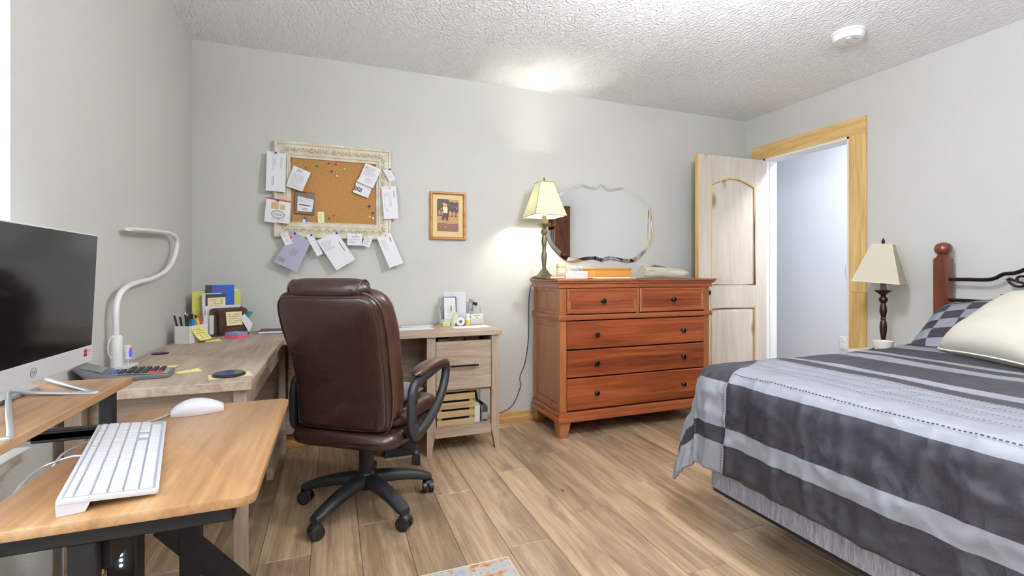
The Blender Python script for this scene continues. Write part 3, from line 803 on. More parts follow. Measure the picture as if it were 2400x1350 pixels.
def sham(label, loc, wd, ud):
    n = 31
    def mi(i, j):
        a = i/(n-1); c = j/(n-1)
        row_ = int(c*6); col = int(a*7)
        if col in (0, 1) : return (row_+col) % 2
        if col in (5, 6): return (row_+col) % 2
        return row_ % 2
    b, e = pillow(.66, .50, .17, n, mi)
    o = make('pillow_sham', b, ['comforter_dark', 'comforter_grey'], origin=(0, 0, 0), smooth=180)
    place(o, loc, wd, ud); tag(o, label, 'pillow'); return o
sham('checked charcoal and silver pillow sham leaning on the headboard by the lamp', (3.06, 1.335, .795), (.06, -1, .11), (.86, 0, .50))
sham('checked charcoal and silver pillow sham on the side away from the lamp', (3.06, .60, .795), (0, -1, 0), (.86, 0, .50))
b, e = pillow(.52, .46, .19, 30)
cp = make('throw_pillow', b, 'cream_cloth', origin=(0, 0, 0), smooth=180)
make('piping', MB().tube(e, .0045, n=6, closed=True), 'cream_piping', cp, w=False)
place(cp, (2.79, 1.12, .845), (-.42, -.90, 0), (.86, -.40, .66))
tag(cp, 'plain cream linen throw pillow with piped edge on the bed', 'pillow')

# ------------------------------------------------------------------ nightstand
mat('nightstand_paint', '#e2ded6', .45)
nx, ny, nz = 3.27, 1.955, .592
t = thing('nightstand', 'small pale nightstand between bed and door casing', 'nightstand', (nx, ny, 0))
make('top', MB().rbox(nx-.17, nx+.17, ny-.16, ny+.16, nz-.025, nz, .03, seg=5, bev=.004), 'nightstand_paint', t)
make('apron', MB().box(nx-.14, nx+.14, ny-.13, ny+.13, nz-.12, nz-.025, bev=.002), 'nightstand_paint', t)
for sx in (-1, 1):
    for sy in (-1, 1):
        make('leg', MB().lathe([(.012, 0), (.02, .4), (.02, nz-.03)], (nx+sx*.13, ny+sy*.12, 0), 4), 'nightstand_paint', t)
make('shelf', MB().box(nx-.13, nx+.13, ny-.12, ny+.12, .18, .195), 'nightstand_paint', t)
mat('white_ceramic', '#efefec', .2)
tag(make('bowl', MB().lathe([(.025, 0), (.03, .004), (.05, .04), (.055, .078), (.051, .078), (.046, .042), (.026, .008), (.001, .007)], (3.13, 1.905, nz), 28), 'white_ceramic', origin=(3.13, 1.905, nz)), 'small white ceramic bowl on the nightstand beside the lamp', 'bowl')

# ------------------------------------------------------------------ table lamps (square flared shade, turned stem)
mat('lamp_bronze', '#3b2622', .32, .5)
mat('lamp_antique', '#6d6450', .4, .6)
def shade_mat(name, col, tr_):
    m, N, L, p = nmat(name)
    N.remove(p); d = N.new('ShaderNodeBsdfDiffuse'); d.inputs[0].default_value = lin(col)
    q = N.new('ShaderNodeBsdfTranslucent'); q.inputs[0].default_value = lin(col)
    n = N.new('ShaderNodeTexNoise'); n.inputs['Scale'].default_value = 500
    tc = N.new('ShaderNodeTexCoord'); L.new(tc.outputs['Object'], n.inputs[0])
    bb = N.new('ShaderNodeBump'); bb.inputs['Strength'].default_value = .2; bb.inputs['Distance'].default_value = .001
    L.new(n.outputs[0], bb.inputs['Height']); L.new(bb.outputs[0], d.inputs['Normal'])
    mx = N.new('ShaderNodeMixShader'); mx.inputs[0].default_value = tr_
    L.new(d.outputs[0], mx.inputs[1]); L.new(q.outputs[0], mx.inputs[2]); L.new(mx.outputs[0], N['Material Output'].inputs[0])
    return m
shade_mat('shade_lit', '#eff0da', .42)
shade_mat('shade_cream', '#e8e2d0', .35)
def table_lamp(loc, rot, metal, shade, label, lit):
    t = thing('table_lamp', label, 'lamp', loc, rot)
    make('base', MB().lathe([(.070, 0), (.070, .008), (.060, .012), (.044, .020), (.030, .034), (.021, .052), (.016, .062)], n=4, sq=True), metal, t, w=False, smooth=50)
    make('stem', MB().lathe([(.013, .058), (.016, .064), (.016, .074), (.012, .078), (.013, .086), (.018, .125), (.020, .155), (.017, .182), (.012, .197), (.015, .203), (.015, .211), (.012, .215), (.016, .232), (.020, .255), (.017, .282), (.013, .302), (.018, .310), (.024, .322), (.022, .336), (.014, .344), (.014, .352), (.018, .358)], n=20), metal, t, w=False, smooth=40)
    make('cup', MB().lathe([(.014, .356), (.020, .362), (.036, .378), (.040, .382), (.014, .386), (.012, .445)], n=4, sq=True), metal, t, w=False, smooth=20)
    zb, zt, a, c = .432, .668, .118, .050
    sm_ = MB()
    def ring(h, z): return [(h, h, z), (-h, h, z), (-h, -h, z), (h, -h, z)]
    sm_.loft([ring(a, zb), ring(c, zt), ring(c-.002, zt), ring(a-.002, zb), ring(a, zb)], cap=False)
    sh = make('shade', sm_, shade, t, w=False, smooth=0)
    tm = MB()
    for h, z in ((a, zb), (c, zt)):
        r = ring(h+.0005, z); tm.tube(r, .0022, n=6, closed=True)
    for q in range(4):
        tm.tube([ring(a+.0005, zb)[q], ring(c+.0005, zt)[q]], .0016, n=6)
    make('shade_trim', tm, 'shade_trim' if lit else 'cream_piping', sh, w=False)
    make('harp', MB().tube([(0, -.03, .44), (0, -.05, .53), (0, -.035, .62), (0, 0, .662), (0, .035, .62), (0, .05, .53), (0, .03, .44)], .0018, n=6, sub=4), metal, t, w=False)
    make('spider', MB().tube([(-.049, 0, .665), (.049, 0, .665)], .0015, n=6).tube([(0, -.049, .665), (0, .049, .665)], .0015, n=6), metal, t, w=False)
    make('bulb', MB().sphere((0, 0, .53), .03, sc=(1, 1, 1.15)).cyl((0, 0, .44), (0, 0, .505), .014), 'bulb_lit' if lit else 'white_plastic', t, w=False)
    make('finial', MB().lathe([(.003, .662), (.009, .668), (.004, .673), (.009, .682), (.010, .690), (.005, .699), (.003, .706), (.001, .709)], n=14), metal, t, w=False)
    return t
mat('shade_trim', '#8d8a5d', .7)
emis('bulb_lit', '#fff2d0', 30)
L1 = (1.385, 3.03, 1.0455)
l1 = table_lamp(L1, 0, 'lamp_antique', 'shade_lit', 'lit table lamp with glowing square shade on the dresser', True)
pl = add_light('lamp_bulb_light', 'POINT', (0, 0, .53), 72, (1.0, .965, .83), shadow_soft_size=.034); pl.parent = l1
l2 = table_lamp((3.215, 1.955, nz), math.radians(20), 'lamp_bronze', 'shade_cream', 'unlit table lamp with cream shade and dark turned stem on the nightstand', False)

for ch in l2.children:          # its shade sits a little crooked
    if ch.name.startswith('shade'):
        ch.rotation_euler = (.085, 0, 0); ch.location = Vector((0, 0, .64)) - Matrix.Rotation(.085, 3, 'X') @ Vector((0, 0, .64))
# ------------------------------------------------------------------ mirror
mm, mN, mL, mp_ = nmat('mirror_silver'); mp_.inputs['Base Color'].default_value = (.86, .87, .86, 1); mp_.inputs['Metallic'].default_value = 1; mp_.inputs['Roughness'].default_value = .01
mat('mirror_back', '#5c5148', .7)
half = [(1.975, 1.777), (2.013, 1.750), (2.066, 1.749), (2.110, 1.757), (2.144, 1.765), (2.189, 1.754), (2.242, 1.723), (2.305, 1.710), (2.369, 1.665), (2.436, 1.620), (2.427, 1.578), (2.440, 1.54), (2.452, 1.509), (2.461, 1.44), (2.444, 1.349), (2.406, 1.285), (2.34, 1.222), (2.279, 1.180), (2.214, 1.169), (2.126, 1.182), (2.04, 1.191), (1.968, 1.172)]
xm = 1.970
# smooth each run between cusps (peak, shoulder cusp)
def run(a, b): return [Vector((p[0], p[1], 0)) for p in half[a:b+1]]
r1 = catmull(run(0, 9), 4); r2 = catmull(run(9, 21), 4)
right = r1[:-1]+r2
out = [(v.x, v.y) for v in right] + [(2*xm-v.x, v.y) for v in right[::-1]]
ol = []
for p in out:
    if not ol or math.hypot(p[0]-ol[-1][0], p[1]-ol[-1][1]) > .002: ol.append(p)
mcx, mcz = xm, 1.47
inn = [(mcx+(x-mcx)*.945, mcz+(z-mcz)*.915) for x, z in ol]
ym_ = 3.226
t = thing('wall_mirror', 'unframed oval mirror with a wavy edge hanging above the dresser', 'mirror', (mcx, YB, mcz))
fm = MB(); bb = bmesh.new(); bb.faces.new([bb.verts.new((x, ym_, z)) for x, z in inn]); bmesh.ops.triangulate(bb, faces=bb.faces); fm._merge(bb)
make('glass', fm, 'mirror_silver', t, smooth=0)
make('bevel', MB().loft([[(x, ym_, z) for x, z in inn], [(x, ym_+.0026, z) for x, z in ol]], cap=False), 'mirror_silver', t, smooth=0)
make('backing', MB().loft([[(x, ym_+.0026, z) for x, z in ol], [(x, YB-.0005, z) for x, z in ol]], cap=False), 'mirror_back', t)

# ------------------------------------------------------------------ bookcase (seen in the mirror)
wood('book_wood', ('#4c261a', '#6b3826', '#7d4630'), 'Z', scale=1.0, rough=.35, stretch=9)
BKX0, BKX1, BKY0, BKY1 = 3.20, 3.45, -1.10, -.14
t = thing('bookcase', 'tall reddish brown bookcase reflected in the mirror', 'bookcase', (3.33, -.62, 0))
make('side', MB().box(BKX0, BKX1, BKY1-.022, BKY1, 0, 2.1, bev=.002), 'book_wood', t)
make('side', MB().box(BKX0, BKX1, BKY0, BKY0+.022, 0, 2.1, bev=.002), 'book_wood', t)
make('back', MB().box(BKX1-.012, BKX1, BKY0+.022, BKY1-.022, 0.02, 2.08), 'book_wood', t)
make('top', MB().box(BKX0-.01, BKX1, BKY0-.012, BKY1+.012, 2.1, 2.125, bev=.003), 'book_wood', t)
for z in (.06, .46, .84, 1.20, 1.54, 1.84):
    make('shelf', MB().box(BKX0+.005, BKX1-.012, BKY0+.022, BKY1-.022, z-.02, z), 'book_wood', t)
bc = ['#a8391f', '#2b4a6b', '#d8d2c0', '#3a3f3a', '#8c6b3a', '#5a2330', '#46606b', '#c77b2f']
for i, c in enumerate(bc): mat('book%d' % i, c, .6)
names = ['orange red', 'navy', 'ivory', 'dark green', 'tan', 'maroon', 'slate blue', 'amber']
for zi, z in enumerate((1.20, 1.54)):
    y = BKY1-.03
    for k in range(8):
        w_ = .028+.014*((k*7+zi*3) % 4)/3; h = .22+.05*((k*5+zi) % 5)/4
        c = (k*3+zi*5) % 8
        tag(make('book', MB().box(BKX0+.03, BKX0+.19, y-w_, y, z, z+h, bev=.002), 'book%d' % c, origin=(BKX0+.1, y-w_/2, z)),
            '%s book upright on the %s mirrored bookcase shelf' % (names[c], ('lower', 'upper')[zi]), 'book', 'books in the mirrored bookcase')
        y -= w_+.002

# ------------------------------------------------------------------ office chair
mat('leather', '#2d1b19', .30, bump=(220, .18, .002), noise_col=(7, '#37221e', .9), Coat_Weight=.25, Coat_Roughness=.2)
mat('leather_light', '#432a22', .32, bump=(220, .18, .002), Coat_Weight=.3, Coat_Roughness=.2)
mat('thread', '#2b1512', .7)
mat('nylon', '#26272b', .5, bump=(500, .1, .001))
mat('velvet_grey', '#8e939e', .9, bump=(25, .5, .008), Sheen_Weight=.5)
CH = thing('office_chair', 'brown leather executive swivel chair with black five-star base', 'chair', (.148, 2.30, 0), math.radians(-35))
def spine(z):
    P = [(.36, -.185), (.45, -.190), (.55, -.185), (.65, -.200), (.78, -.240), (.92, -.292), (1.06, -.345)]
    for (a, b), (c, d) in zip(P, P[1:]):
        if z <= c: 
            t = (z-a)/(c-a); t = max(0, min(1, t)); return b+(d-b)*t
    return P[-1][1]
def halfw(z):
    P = [(.36, .222), (.45, .225), (.58, .222), (.70, .226), (.85, .240), (.95, .238), (1.06, .222)]
    for (a, b), (c, d) in zip(P, P[1:]):
        if z <= c: return b+(d-b)*max(0, min(1, (z-a)/(c-a)))
    return P[-1][1]
def slab(z0, z1, dy, t, dw, n=26, ex=6, rnd_=.10, amp=0.0):
    b = MB()
    def pt2(a, c):
        e = max(0, (1-abs(a)**ex)*(1-abs(c)**ex))**.38
        a2 = a*(1-rnd_*abs(c)**9); c2 = c*(1-rnd_*.8*abs(a)**9); z = (z0+z1)/2+(z1-z0)/2*c2
        return ((halfw(z)+dw)*a2+.012, spine(z)+dy-(t/2*e)-.0005, z)
    def pt(i, j, s):
        a = -1+2*i/(n-1); c = -1+2*j/(n-1)
        a = math.copysign(abs(a)**.8, a); c = math.copysign(abs(c)**.8, c)
        e = max(0, (1-abs(a)**ex)*(1-abs(c)**ex))**.38
        a2 = a*(1-rnd_*abs(c)**9); c2 = c*(1-rnd_*.8*abs(a)**9)
        z = (z0+z1)/2+(z1-z0)/2*c2
        w_ = amp*noise.noise(Vector((a*6, c*9, s*3.)))
        return ((halfw(z)+dw)*a2+.012, spine(z)+dy+s*(t/2*e)+w_*e, z)
    b.grid(lambda i, j: pt(i, j, 1), n, n); b.grid(lambda i, j: pt(n-1-i, j, -1), n, n)
    bmesh.ops.remove_doubles(b.bm, verts=b.bm.verts, dist=.0006)
    edge = [pt(i, 0, 1) for i in range(n)]+[pt(n-1, j, 1) for j in range(1, n)]+[pt(i, n-1, 1) for i in range(n-2, -1, -1)]+[pt(0, j, 1) for j in range(n-2, 0, -1)]
    seam = [pt2(a, c) for a, c in [(-.9+.05*k, -.93) for k in range(37)]+[(.93, -.9+.05*k) for k in range(37)]+[(.9-.05*k, .93) for k in range(37)]+[(-.93, .9-.05*k) for k in range(37)]]
    slab.seam = seam
    return b, edge
b, e = slab(.405, 1.005, 0, .085, .002, amp=.003)
bk = make('backrest', b, 'leather', CH, w=False, smooth=180)
make('piping', MB().tube(e, .0055, n=6, closed=True), 'leather_light', bk, w=False, smooth=180)
e2 = slab.seam
make('seam', MB().tube(e2, .0022, n=5, closed=True), 'thread', bk, w=False, smooth=180)
b, e = slab(.43, 1.02, .072, .115, .012, amp=.004)
make('back_cushion', b, 'leather_light', CH, w=False, smooth=180)
b, e = slab(.50, .99, .125, .07, -.02, amp=.006)
make('front_cushion', b, 'leather', CH, w=False, smooth=180)
# headrest roll
hr = MB(); rings = []
for k in range(15):
    t = -1+2*k/14; q = max(.05, (1-abs(t)**7))**.5
    rings.append([(.012+t*.185, -.300+(.050*q)*math.cos(2*PI*m/18), 1.015+(.046*q)*math.sin(2*PI*m/18)) for m in range(18)])
hr.loft(rings)
h_ = make('headrest', hr, 'leather', CH, w=False, smooth=180)
for sx_ in (1, -1):
    make('end_piping', MB().tube([(.012+sx_*.160, -.300+.0412*math.cos(2*PI*m/20), 1.015+.038*math.sin(2*PI*m/20)) for m in range(20)], .0035, n=6, closed=True), 'leather_light', h_, w=False, smooth=180)
# seat
def puff(x, y0, y1, z0, z1, n=22, ex=6, rnd_=.12, curve=0.0):
    b = MB()
    def pt(i, j, s):
        a = -1+2*i/(n-1); c = -1+2*j/(n-1)
        a = math.copysign(abs(a)**.8, a); c = math.copysign(abs(c)**.8, c)
        e = max(0, (1-abs(a)**ex)*(1-abs(c)**ex))**.4
        a2 = a*(1-rnd_*abs(c)**8); c2 = c*(1-rnd_*abs(a)**8)
        zc_ = (z0+z1)/2 - curve*(c2 > .5)*(c2-.5)**2*4
        return (x*a2+.005, (y0+y1)/2+(y1-y0)/2*c2, zc_+s*(z1-z0)/2*e)
    b.grid(lambda i, j: pt(i, j, 1), n, n); b.grid(lambda i, j: pt(n-1-i, j, -1), n, n)
    bmesh.ops.remove_doubles(b.bm, verts=b.bm.verts, dist=.0006)
    return b
make('seat', puff(.262, -.245, .28, .335, .425), 'leather', CH, w=False, smooth=180)
make('seat_pad', puff(.252, -.15, .29, .405, .495, curve=.02), 'leather_light', CH, w=False, smooth=180)
# arms
def arm(s):
    x = s*.285
    loop = [(-.055, .612), (-.105, .592), (-.122, .55), (-.124, .46), (-.118, .405), (-.080, .380), (-.01, .392), (.10, .432), (.185, .488), (.238, .555), (.252, .61), (.232, .640), (.16, .640), (.06, .628)]
    a = make('armrest', MB().tube([(x+s*.006, y, z) for y, z in loop], .025, n=12, closed=True, sub=4, flat=(1.0, .8)), 'nylon', CH, w=False, smooth=180)
    for (y, z) in ((-.122, .535), (-.122, .455)):
        make('bolt_cap', MB().cyl((x+s*.020, y, z), (x+s*.028, y, z), .010, n=12), 'black_plastic', a, w=False)
    make('mount_plate', MB().box(min(x, s*.235), max(x, s*.235), -.12, .04, .372, .412, bev=.006), 'nylon', a, w=False)
    rings = []
    for k in range(13):
        t = k/12; q = max(.08, 1-abs(2*t-1)**5)**.5
        y = -.100+.355*t; z = .640+.022*math.sin(PI*min(1, t*.9+.05))
        rings.append([(x+s*.004+.037*q*math.cos(2*PI*m/16), y, z+.021*q*math.sin(2*PI*m/16)) for m in range(16)])
    make('arm_pad', MB().loft(rings), 'leather_light', a, w=False, smooth=180)
arm(1); arm(-1)
make('tilt_mechanism', MB().box(-.07, .07, -.09, .14, .295, .34, bev=.012, seg=2), 'nylon', CH, w=False)
make('gas_lift', MB().lathe([(.033, .13), (.033, .30)], n=20), 'nylon', CH, w=False)
lv = make('tilt_lever', MB().tube([(.08, .0, .30), (.20, -.03, .295), (.26, -.04, .29)], .005, n=7).sphere((.27, -.042, .29), .012), 'nylon', CH, w=False)
mat('tag_black', '#141414', .5); mat('tag_print', '#d8d8d8', .6)
tg = make('lever_tag', MB().rbox(.252, .292, -.048, -.045, .235, .285, .006, axis='Y'), 'tag_black', lv, w=False)
# five-star base
base = make('star_base', MB().lathe([(.020, .085), (.042, .09), (.045, .13), (.038, .155), (.030, .165)], n=24), 'nylon', CH, w=False)
R0 = .298
for k in range(5):
    an = math.radians(-100+72*k); ca, sa = math.cos(an), math.sin(an)
    rings = []
    for q in range(11):
        t = q/10; r = .025+(.285)*t
        zt = .158-.058*t**2.0-.008*t; hh = .058-.022*t; ww = .035-.008*t
        if q == 10: hh *= .8; ww *= .8
        cs = []
        for m in range(12):
            th_ = 2*PI*m/12; cx_ = math.copysign(abs(math.cos(th_))**.6, math.cos(th_))*ww; cz_ = math.copysign(abs(math.sin(th_))**.6, math.sin(th_))*hh/2
            cs.append((r*ca-cx_*sa, r*sa+cx_*ca, zt-hh/2+cz_))
        rings.append(cs)
    make('base_leg', MB().loft(rings), 'nylon', base, w=False, smooth=60)
    cxy = (R0*ca, R0*sa); wa = an+1.1+k*.9; wc, ws = math.cos(wa), math.sin(wa)
    cs = make('caster', MB().sphere((cxy[0], cxy[1], .046), .026, 14, 8, sc=(1, 1, .8)).cyl((cxy[0], cxy[1], .05), (cxy[0], cxy[1], .088), .010, n=10), 'nylon', CH, w=False)
    for s in (1, -1):
        p0 = Vector((cxy[0]+wc*s*.006, cxy[1]+ws*s*.006, .030)); p1 = Vector((cxy[0]+wc*s*.024, cxy[1]+ws*s*.024, .030)); p2 = Vector((cxy[0]+wc*s*.027, cxy[1]+ws*s*.027, .030))
        make('wheel', MB().cyl(p0, p1, .030, n=22).cyl(p1, p2, .030, n=22, r2=.022), 'black_plastic', cs, w=False)
cu = make('seat_cushion', puff(.20, -.06, .20, .488, .548, n=18), 'velvet_grey', smooth=180)
cu.location = (.148, 2.30, 0); cu.rotation_euler = (0, 0, math.radians(-35))
tag(cu, 'grey plush cushion lying on the office chair seat', 'cushion')
make('cushion_piping', MB().tube([(.19, -.05, .518), (.195, .07, .518), (.19, .19, .518), (0, .198, .518), (-.19, .19, .518), (-.195, .07, .518), (-.19, -.05, .518), (0, -.057, .518)], .004, n=6, closed=True, sub=4), 'comforter_grey', cu, w=False, smooth=180)

# ------------------------------------------------------------------ cork board and what is pinned to it
mat('antique_cream', '#e4ddcd', .55, noise_col=(14, '#cfc4ad', .5), bump=(60, .2, .002))
m_c, N_, L_, p_ = nmat('cork')
tc = N_.new('ShaderNodeTexCoord'); n_ = N_.new('ShaderNodeTexNoise'); n_.inputs['Scale'].default_value = 170; n_.inputs['Detail'].default_value = 4
r_ = N_.new('ShaderNodeValToRGB'); r_.color_ramp.elements[0].position = .35; r_.color_ramp.elements[0].color = lin('#9c6b3a'); r_.color_ramp.elements[1].position = .68; r_.color_ramp.elements[1].color = lin('#c39459')
L_.new(tc.outputs['Object'], n_.inputs[0]); L_.new(n_.outputs[0], r_.inputs[0]); L_.new(r_.outputs[0], p_.inputs['Base Color']); p_.inputs['Roughness'].default_value = .9

def rail_frame(parent, x0, x1, z0, z1, yw, prof, m, name='frame_rail'):
    """four mitred rails on the wall; prof = (inset, depth off the wall)"""
    out = []
    def R(i, d): return [(x0+i, yw-d, z0+i), (x1-i, yw-d, z0+i), (x1-i, yw-d, z1-i), (x0+i, yw-d, z1-i)]
    for k in range(4):
        b = MB(); b.loft([[R(i, d)[k] for i, d in prof], [R(i, d)[(k+1) % 4] for i, d in prof]])
        out.append(make(name, b, m, parent, smooth=30))
    return out
FX0, FX1, FZ0, FZ1 = -.334, .363, 1.300, 1.893
CB = thing('cork_board', 'cork notice board in an ornate antique cream frame', 'notice board', (0, YB, 1.6))
pr = [(0, 0), (0, .030), (.006, .036), (.016, .036), (.022, .028), (.028, .030), (.066, .024), (.072, .028), (.080, .026), (.084, .020), (.094, .018), (.099, .012), (.099, 0)]
rails = rail_frame(CB, FX0, FX1, FZ0, FZ1, YB, pr, 'antique_cream')
make('cork_panel', MB().box(FX0+.095, FX1-.095, YB-.012, YB-.004, FZ0+.095, FZ1-.095), 'cork', CB)
# scallop ornaments on the rails
sc_me = None
def scallop(parent, x, z, rot):
    global sc_me
    if sc_me is None:
        b = MB(); pts = [(-.019, 0, .010), (-.014, -.003, -.002), (0, -.004, -.009), (.014, -.003, -.002), (.019, 0, .010)]
        b.tube(pts, .0055, n=6, sub=3); b.sphere((0, -.004, .008), .0085, 8, 6, sc=(.7, .8, 1.3))
        o = make('scallop', b, 'antique_cream', parent, w=False, smooth=60); sc_me = o.data
    else:
        o = bpy.data.objects.new('scallop', sc_me); C.objects.link(o); o.parent = parent
    o.location = Vector((x, YB-.027, z))-wloc(parent); o.rotation_euler = (0, rot, 0)
nx_ = 13
for k in range(nx_):
    x = FX0+.075+(FX1-FX0-.15)*k/(nx_-1)
    scallop(rails[2], x, FZ1-.048, 0); scallop(rails[0], x, FZ0+.048, PI)
nz_ = 10
for k in range(nz_):
    z = FZ0+.075+(FZ1-FZ0-.15)*k/(nz_-1)
    scallop(rails[1], FX1-.048, z, PI/2); scallop(rails[3], FX0+.048, z, -PI/2)
make('lip_rail', MB().tube([(FX0+.097, YB-.019, FZ0+.097), (FX1-.097, YB-.019, FZ0+.097), (FX1-.097, YB-.019, FZ1-.097), (FX0+.097, YB-.019, FZ1-.097)], .004, n=6, closed=True), 'antique_cream', CB)

mat('paper_white', '#e8e8ec', .75); mat('paper_lavender', '#aba9bd', .8); mat('paper_yellow', '#efe88a', .75); mat('paper_cream', '#ece4ae', .75)
mat('ink', '#50525c', .8); mat('ink_dark', '#232329', .8); mat('ink_red', '#c0392b', .7); mat('ink_blue', '#2f7fc2', .7); mat('ink_grey', '#b3b4bc', .8); mat('photo_tan', '#c9a774', .7)
def bil(p, u, v):      # corners: top-left, top-right, bottom-right, bottom-left
    a = [p[0][k]*(1-u)+p[1][k]*u for k in (0, 1)]; b = [p[3][k]*(1-u)+p[2][k]*u for k in (0, 1)]
    return a[0]*(1-v)+b[0]*v, a[1]*(1-v)+b[1]*v
def paper(name, label, cat, pts, yt, yb, m, lines=(), bow=.006, group=None, extra=None):
    n = 7; cx = sum(p[0] for p in pts)/4; cz = sum(p[1] for p in pts)/4
    zt = max(p[1] for p in pts); zb = min(p[1] for p in pts)
    def Y(u, v, off=0):
        x, z = bil(pts, u, v); t = (zt-z)/(zt-zb)
        return (x, yt+(yb-yt)*t-bow*math.sin(PI*t)*.5-bow*((u-.5)*2)**2*.3*t-off, z)
    b = MB().grid(lambda i, j: Y(i/(n-1), j/(n-1)), n, n)
    b.grid(lambda i, j: Y(1-i/(n-1), j/(n-1), -.0007), n, n)
    o = make(name, b, m, origin=(cx, yt, cz), smooth=180); tag(o, label, cat, group)
    def add(L, mm_):
        q = MB()
        for (u0, u1, v0, v1) in L:
            for a in range(3):
                ua, ub_ = u0+(u1-u0)*a/3, u0+(u1-u0)*(a+1)/3
                q.quad(Y(ua, v0, .0006), Y(ub_, v0, .0006), Y(ub_, v1, .0006), Y(ua, v1, .0006))
        make('print', q, mm_, o, smooth=0)
    if lines: add(lines, 'ink_grey')
    for mm_, L in (extra or {}).items(): add(L, mm_)
    return o, Y
def tl(v0, v1, n, u0=.12, u1=.88, th=.35, seed=1):
    rr = random.Random(seed); d = (v1-v0)/n
    return [(u0, u0+(u1-u0)*rr.uniform(.55, 1), v0+k*d, v0+k*d+d*th) for k in range(n)]
def vl(u0, u1, n, v0, v1, seed=1, th=.3):    # lines running down the sheet (sideways letters)
    rr = random.Random(seed); d = (u1-u0)/n
    return [(u0+k*d, u0+k*d+d*th, v0, v0+(v1-v0)*rr.uniform(.6, 1)) for k in range(n)]
PP = {
'tall': [(-0.368, 1.819), (-0.264, 1.811), (-0.266, 1.572), (-0.374, 1.578)],
'letter': [(-0.222, 1.743), (-0.125, 1.705), (-0.173, 1.584), (-0.264, 1.613)],
'flyer': [(-0.371, 1.54), (-0.235, 1.52), (-0.247, 1.377), (-0.382, 1.392)],
'receipt': [(0.201, 1.793), (0.299, 1.759), (0.247, 1.632), (0.151, 1.669)],
'stub': [(0.151, 1.69), (0.247, 1.652), (0.216, 1.568), (0.123, 1.601)],
'cardr': [(0.311, 1.751), (0.347, 1.77), (0.391, 1.698), (0.349, 1.68)],
'envr': [(0.299, 1.647), (0.391, 1.654), (0.407, 1.442), (0.313, 1.434)],
'sleeve': [(-0.216, 1.587), (-0.103, 1.583), (-0.108, 1.445), (-0.22, 1.453)],
'badge': [(-0.2, 1.559), (-0.108, 1.539), (-0.119, 1.463), (-0.203, 1.466)],
'blue': [(-0.172, 1.432), (-0.144, 1.43), (-0.147, 1.378), (-0.174, 1.38)],
'yellow': [(-0.088, 1.466), (-0.049, 1.471), (-0.046, 1.398), (-0.084, 1.396)],
'c1': [(-0.297, 1.32), (-0.26, 1.338), (-0.225, 1.263), (-0.266, 1.248)],
'lav': [(-0.228, 1.339), (-0.123, 1.276), (-0.202, 1.088), (-0.33, 1.149)],
'strip': [(-0.154, 1.315), (-0.116, 1.329), (-0.054, 1.203), (-0.087, 1.185)],
'big': [(-0.092, 1.284), (0.026, 1.344), (0.136, 1.17), (0.024, 1.098)],
'c2': [(0.089, 1.335), (0.18, 1.336), (0.175, 1.257), (0.088, 1.261)],
'c3': [(0.201, 1.331), (0.247, 1.318), (0.222, 1.247), (0.175, 1.26)],
'envb': [(0.27, 1.311), (0.356, 1.347), (0.435, 1.149), (0.346, 1.115)]}
YP = YB-.041
paper('envelope', 'tall white envelope pinned at the upper left of the cork board frame', 'envelope', PP['tall'], YP, YP-.014, 'paper_white', vl(.3, .5, 4, .15, .5, 2)+vl(.72, .85, 2, .12, .5, 3), extra={'ink': vl(.30, .42, 2, .62, .96, 4)})
paper('letter', 'tilted white printed letter at the upper left of the cork', 'paper', PP['letter'], YB-.034, YB-.047, 'paper_white', tl(.3, .95, 9, seed=5), extra={'ink': tl(.08, .22, 3, .25, .6, seed=6)})
o, Y = paper('flyer', 'glossy red-edged flyer with an oval logo at the left frame', 'flyer', PP['flyer'], YP, YP-.010, 'paper_white', tl(.80, .9, 2, .25, .8, seed=8), extra={'ink_red': [(0, 1, 0, .06), (.5, .98, .97, 1.0)], 'photo_tan': [(.22, .52, .16, .42), (.58, .78, .22, .42)]})
ov = MB(); ov.tube([Y(.52+.26*math.cos(2*PI*k/28), .64+.15*math.sin(2*PI*k/28), .0012) for k in range(28)], .0014, n=5, closed=True)
ov.tube([Y(.34+.36*k/16, .65+.06*math.sin(k*1.5), .0012) for k in range(17)], .0009, n=4)
make('oval_logo', ov, 'ink', o)
paper('receipt_stub', 'white receipt stub with a black bar strip hanging under the tilted receipt', 'receipt', PP['stub'], YB-.020, YB-.030, 'paper_white', extra={'ink_dark': [(.0+.085*k, .05+.085*k, .50, .82) for k in range(6)]})
paper('receipt', 'white handwritten receipt tilted at the upper right of the cork', 'receipt', PP['receipt'], YB-.034, YB-.042, 'paper_white', tl(.1, .6, 8, seed=10), extra={'ink': tl(.66, .92, 4, .35, .85, .18, seed=11)})
paper('business_card', 'small white card pinned on the right frame rail', 'card', PP['cardr'], YP, YP-.008, 'paper_white', vl(.25, .8, 4, .2, .85, 12))
paper('envelope', 'white window envelope hanging on the right frame rail', 'envelope', PP['envr'], YP, YP-.014, 'paper_white', vl(.12, .65, 7, .2, .85, 13), extra={'ink': vl(.78, .92, 2, .15, .4, 14)})
mat('clear_brown', '#8c6a50', .25, Transmission_Weight=.55)
o, Y = paper('badge_sleeve', 'clear brown plastic sleeve pinned at the lower left of the cork', 'sleeve', PP['sleeve'], YB-.018, YB-.019, 'clear_brown', bow=.001)
make('sleeve_rim', MB().tube([Y(0, 0, .001), Y(1, 0, .001), Y(1, 1, .001), Y(0, 1, .001)], .0025, n=6, closed=True), 'clear_brown', o)
paper('ticket', 'white printed tickets tucked in the plastic sleeve', 'card', PP['badge'], YB-.023, YB-.024, 'paper_white', tl(.08, .4, 3, seed=15), bow=.001, extra={'ink': [(.1, .85, .5, .58)]+tl(.75, .95, 2, .3, .8, seed=16)})
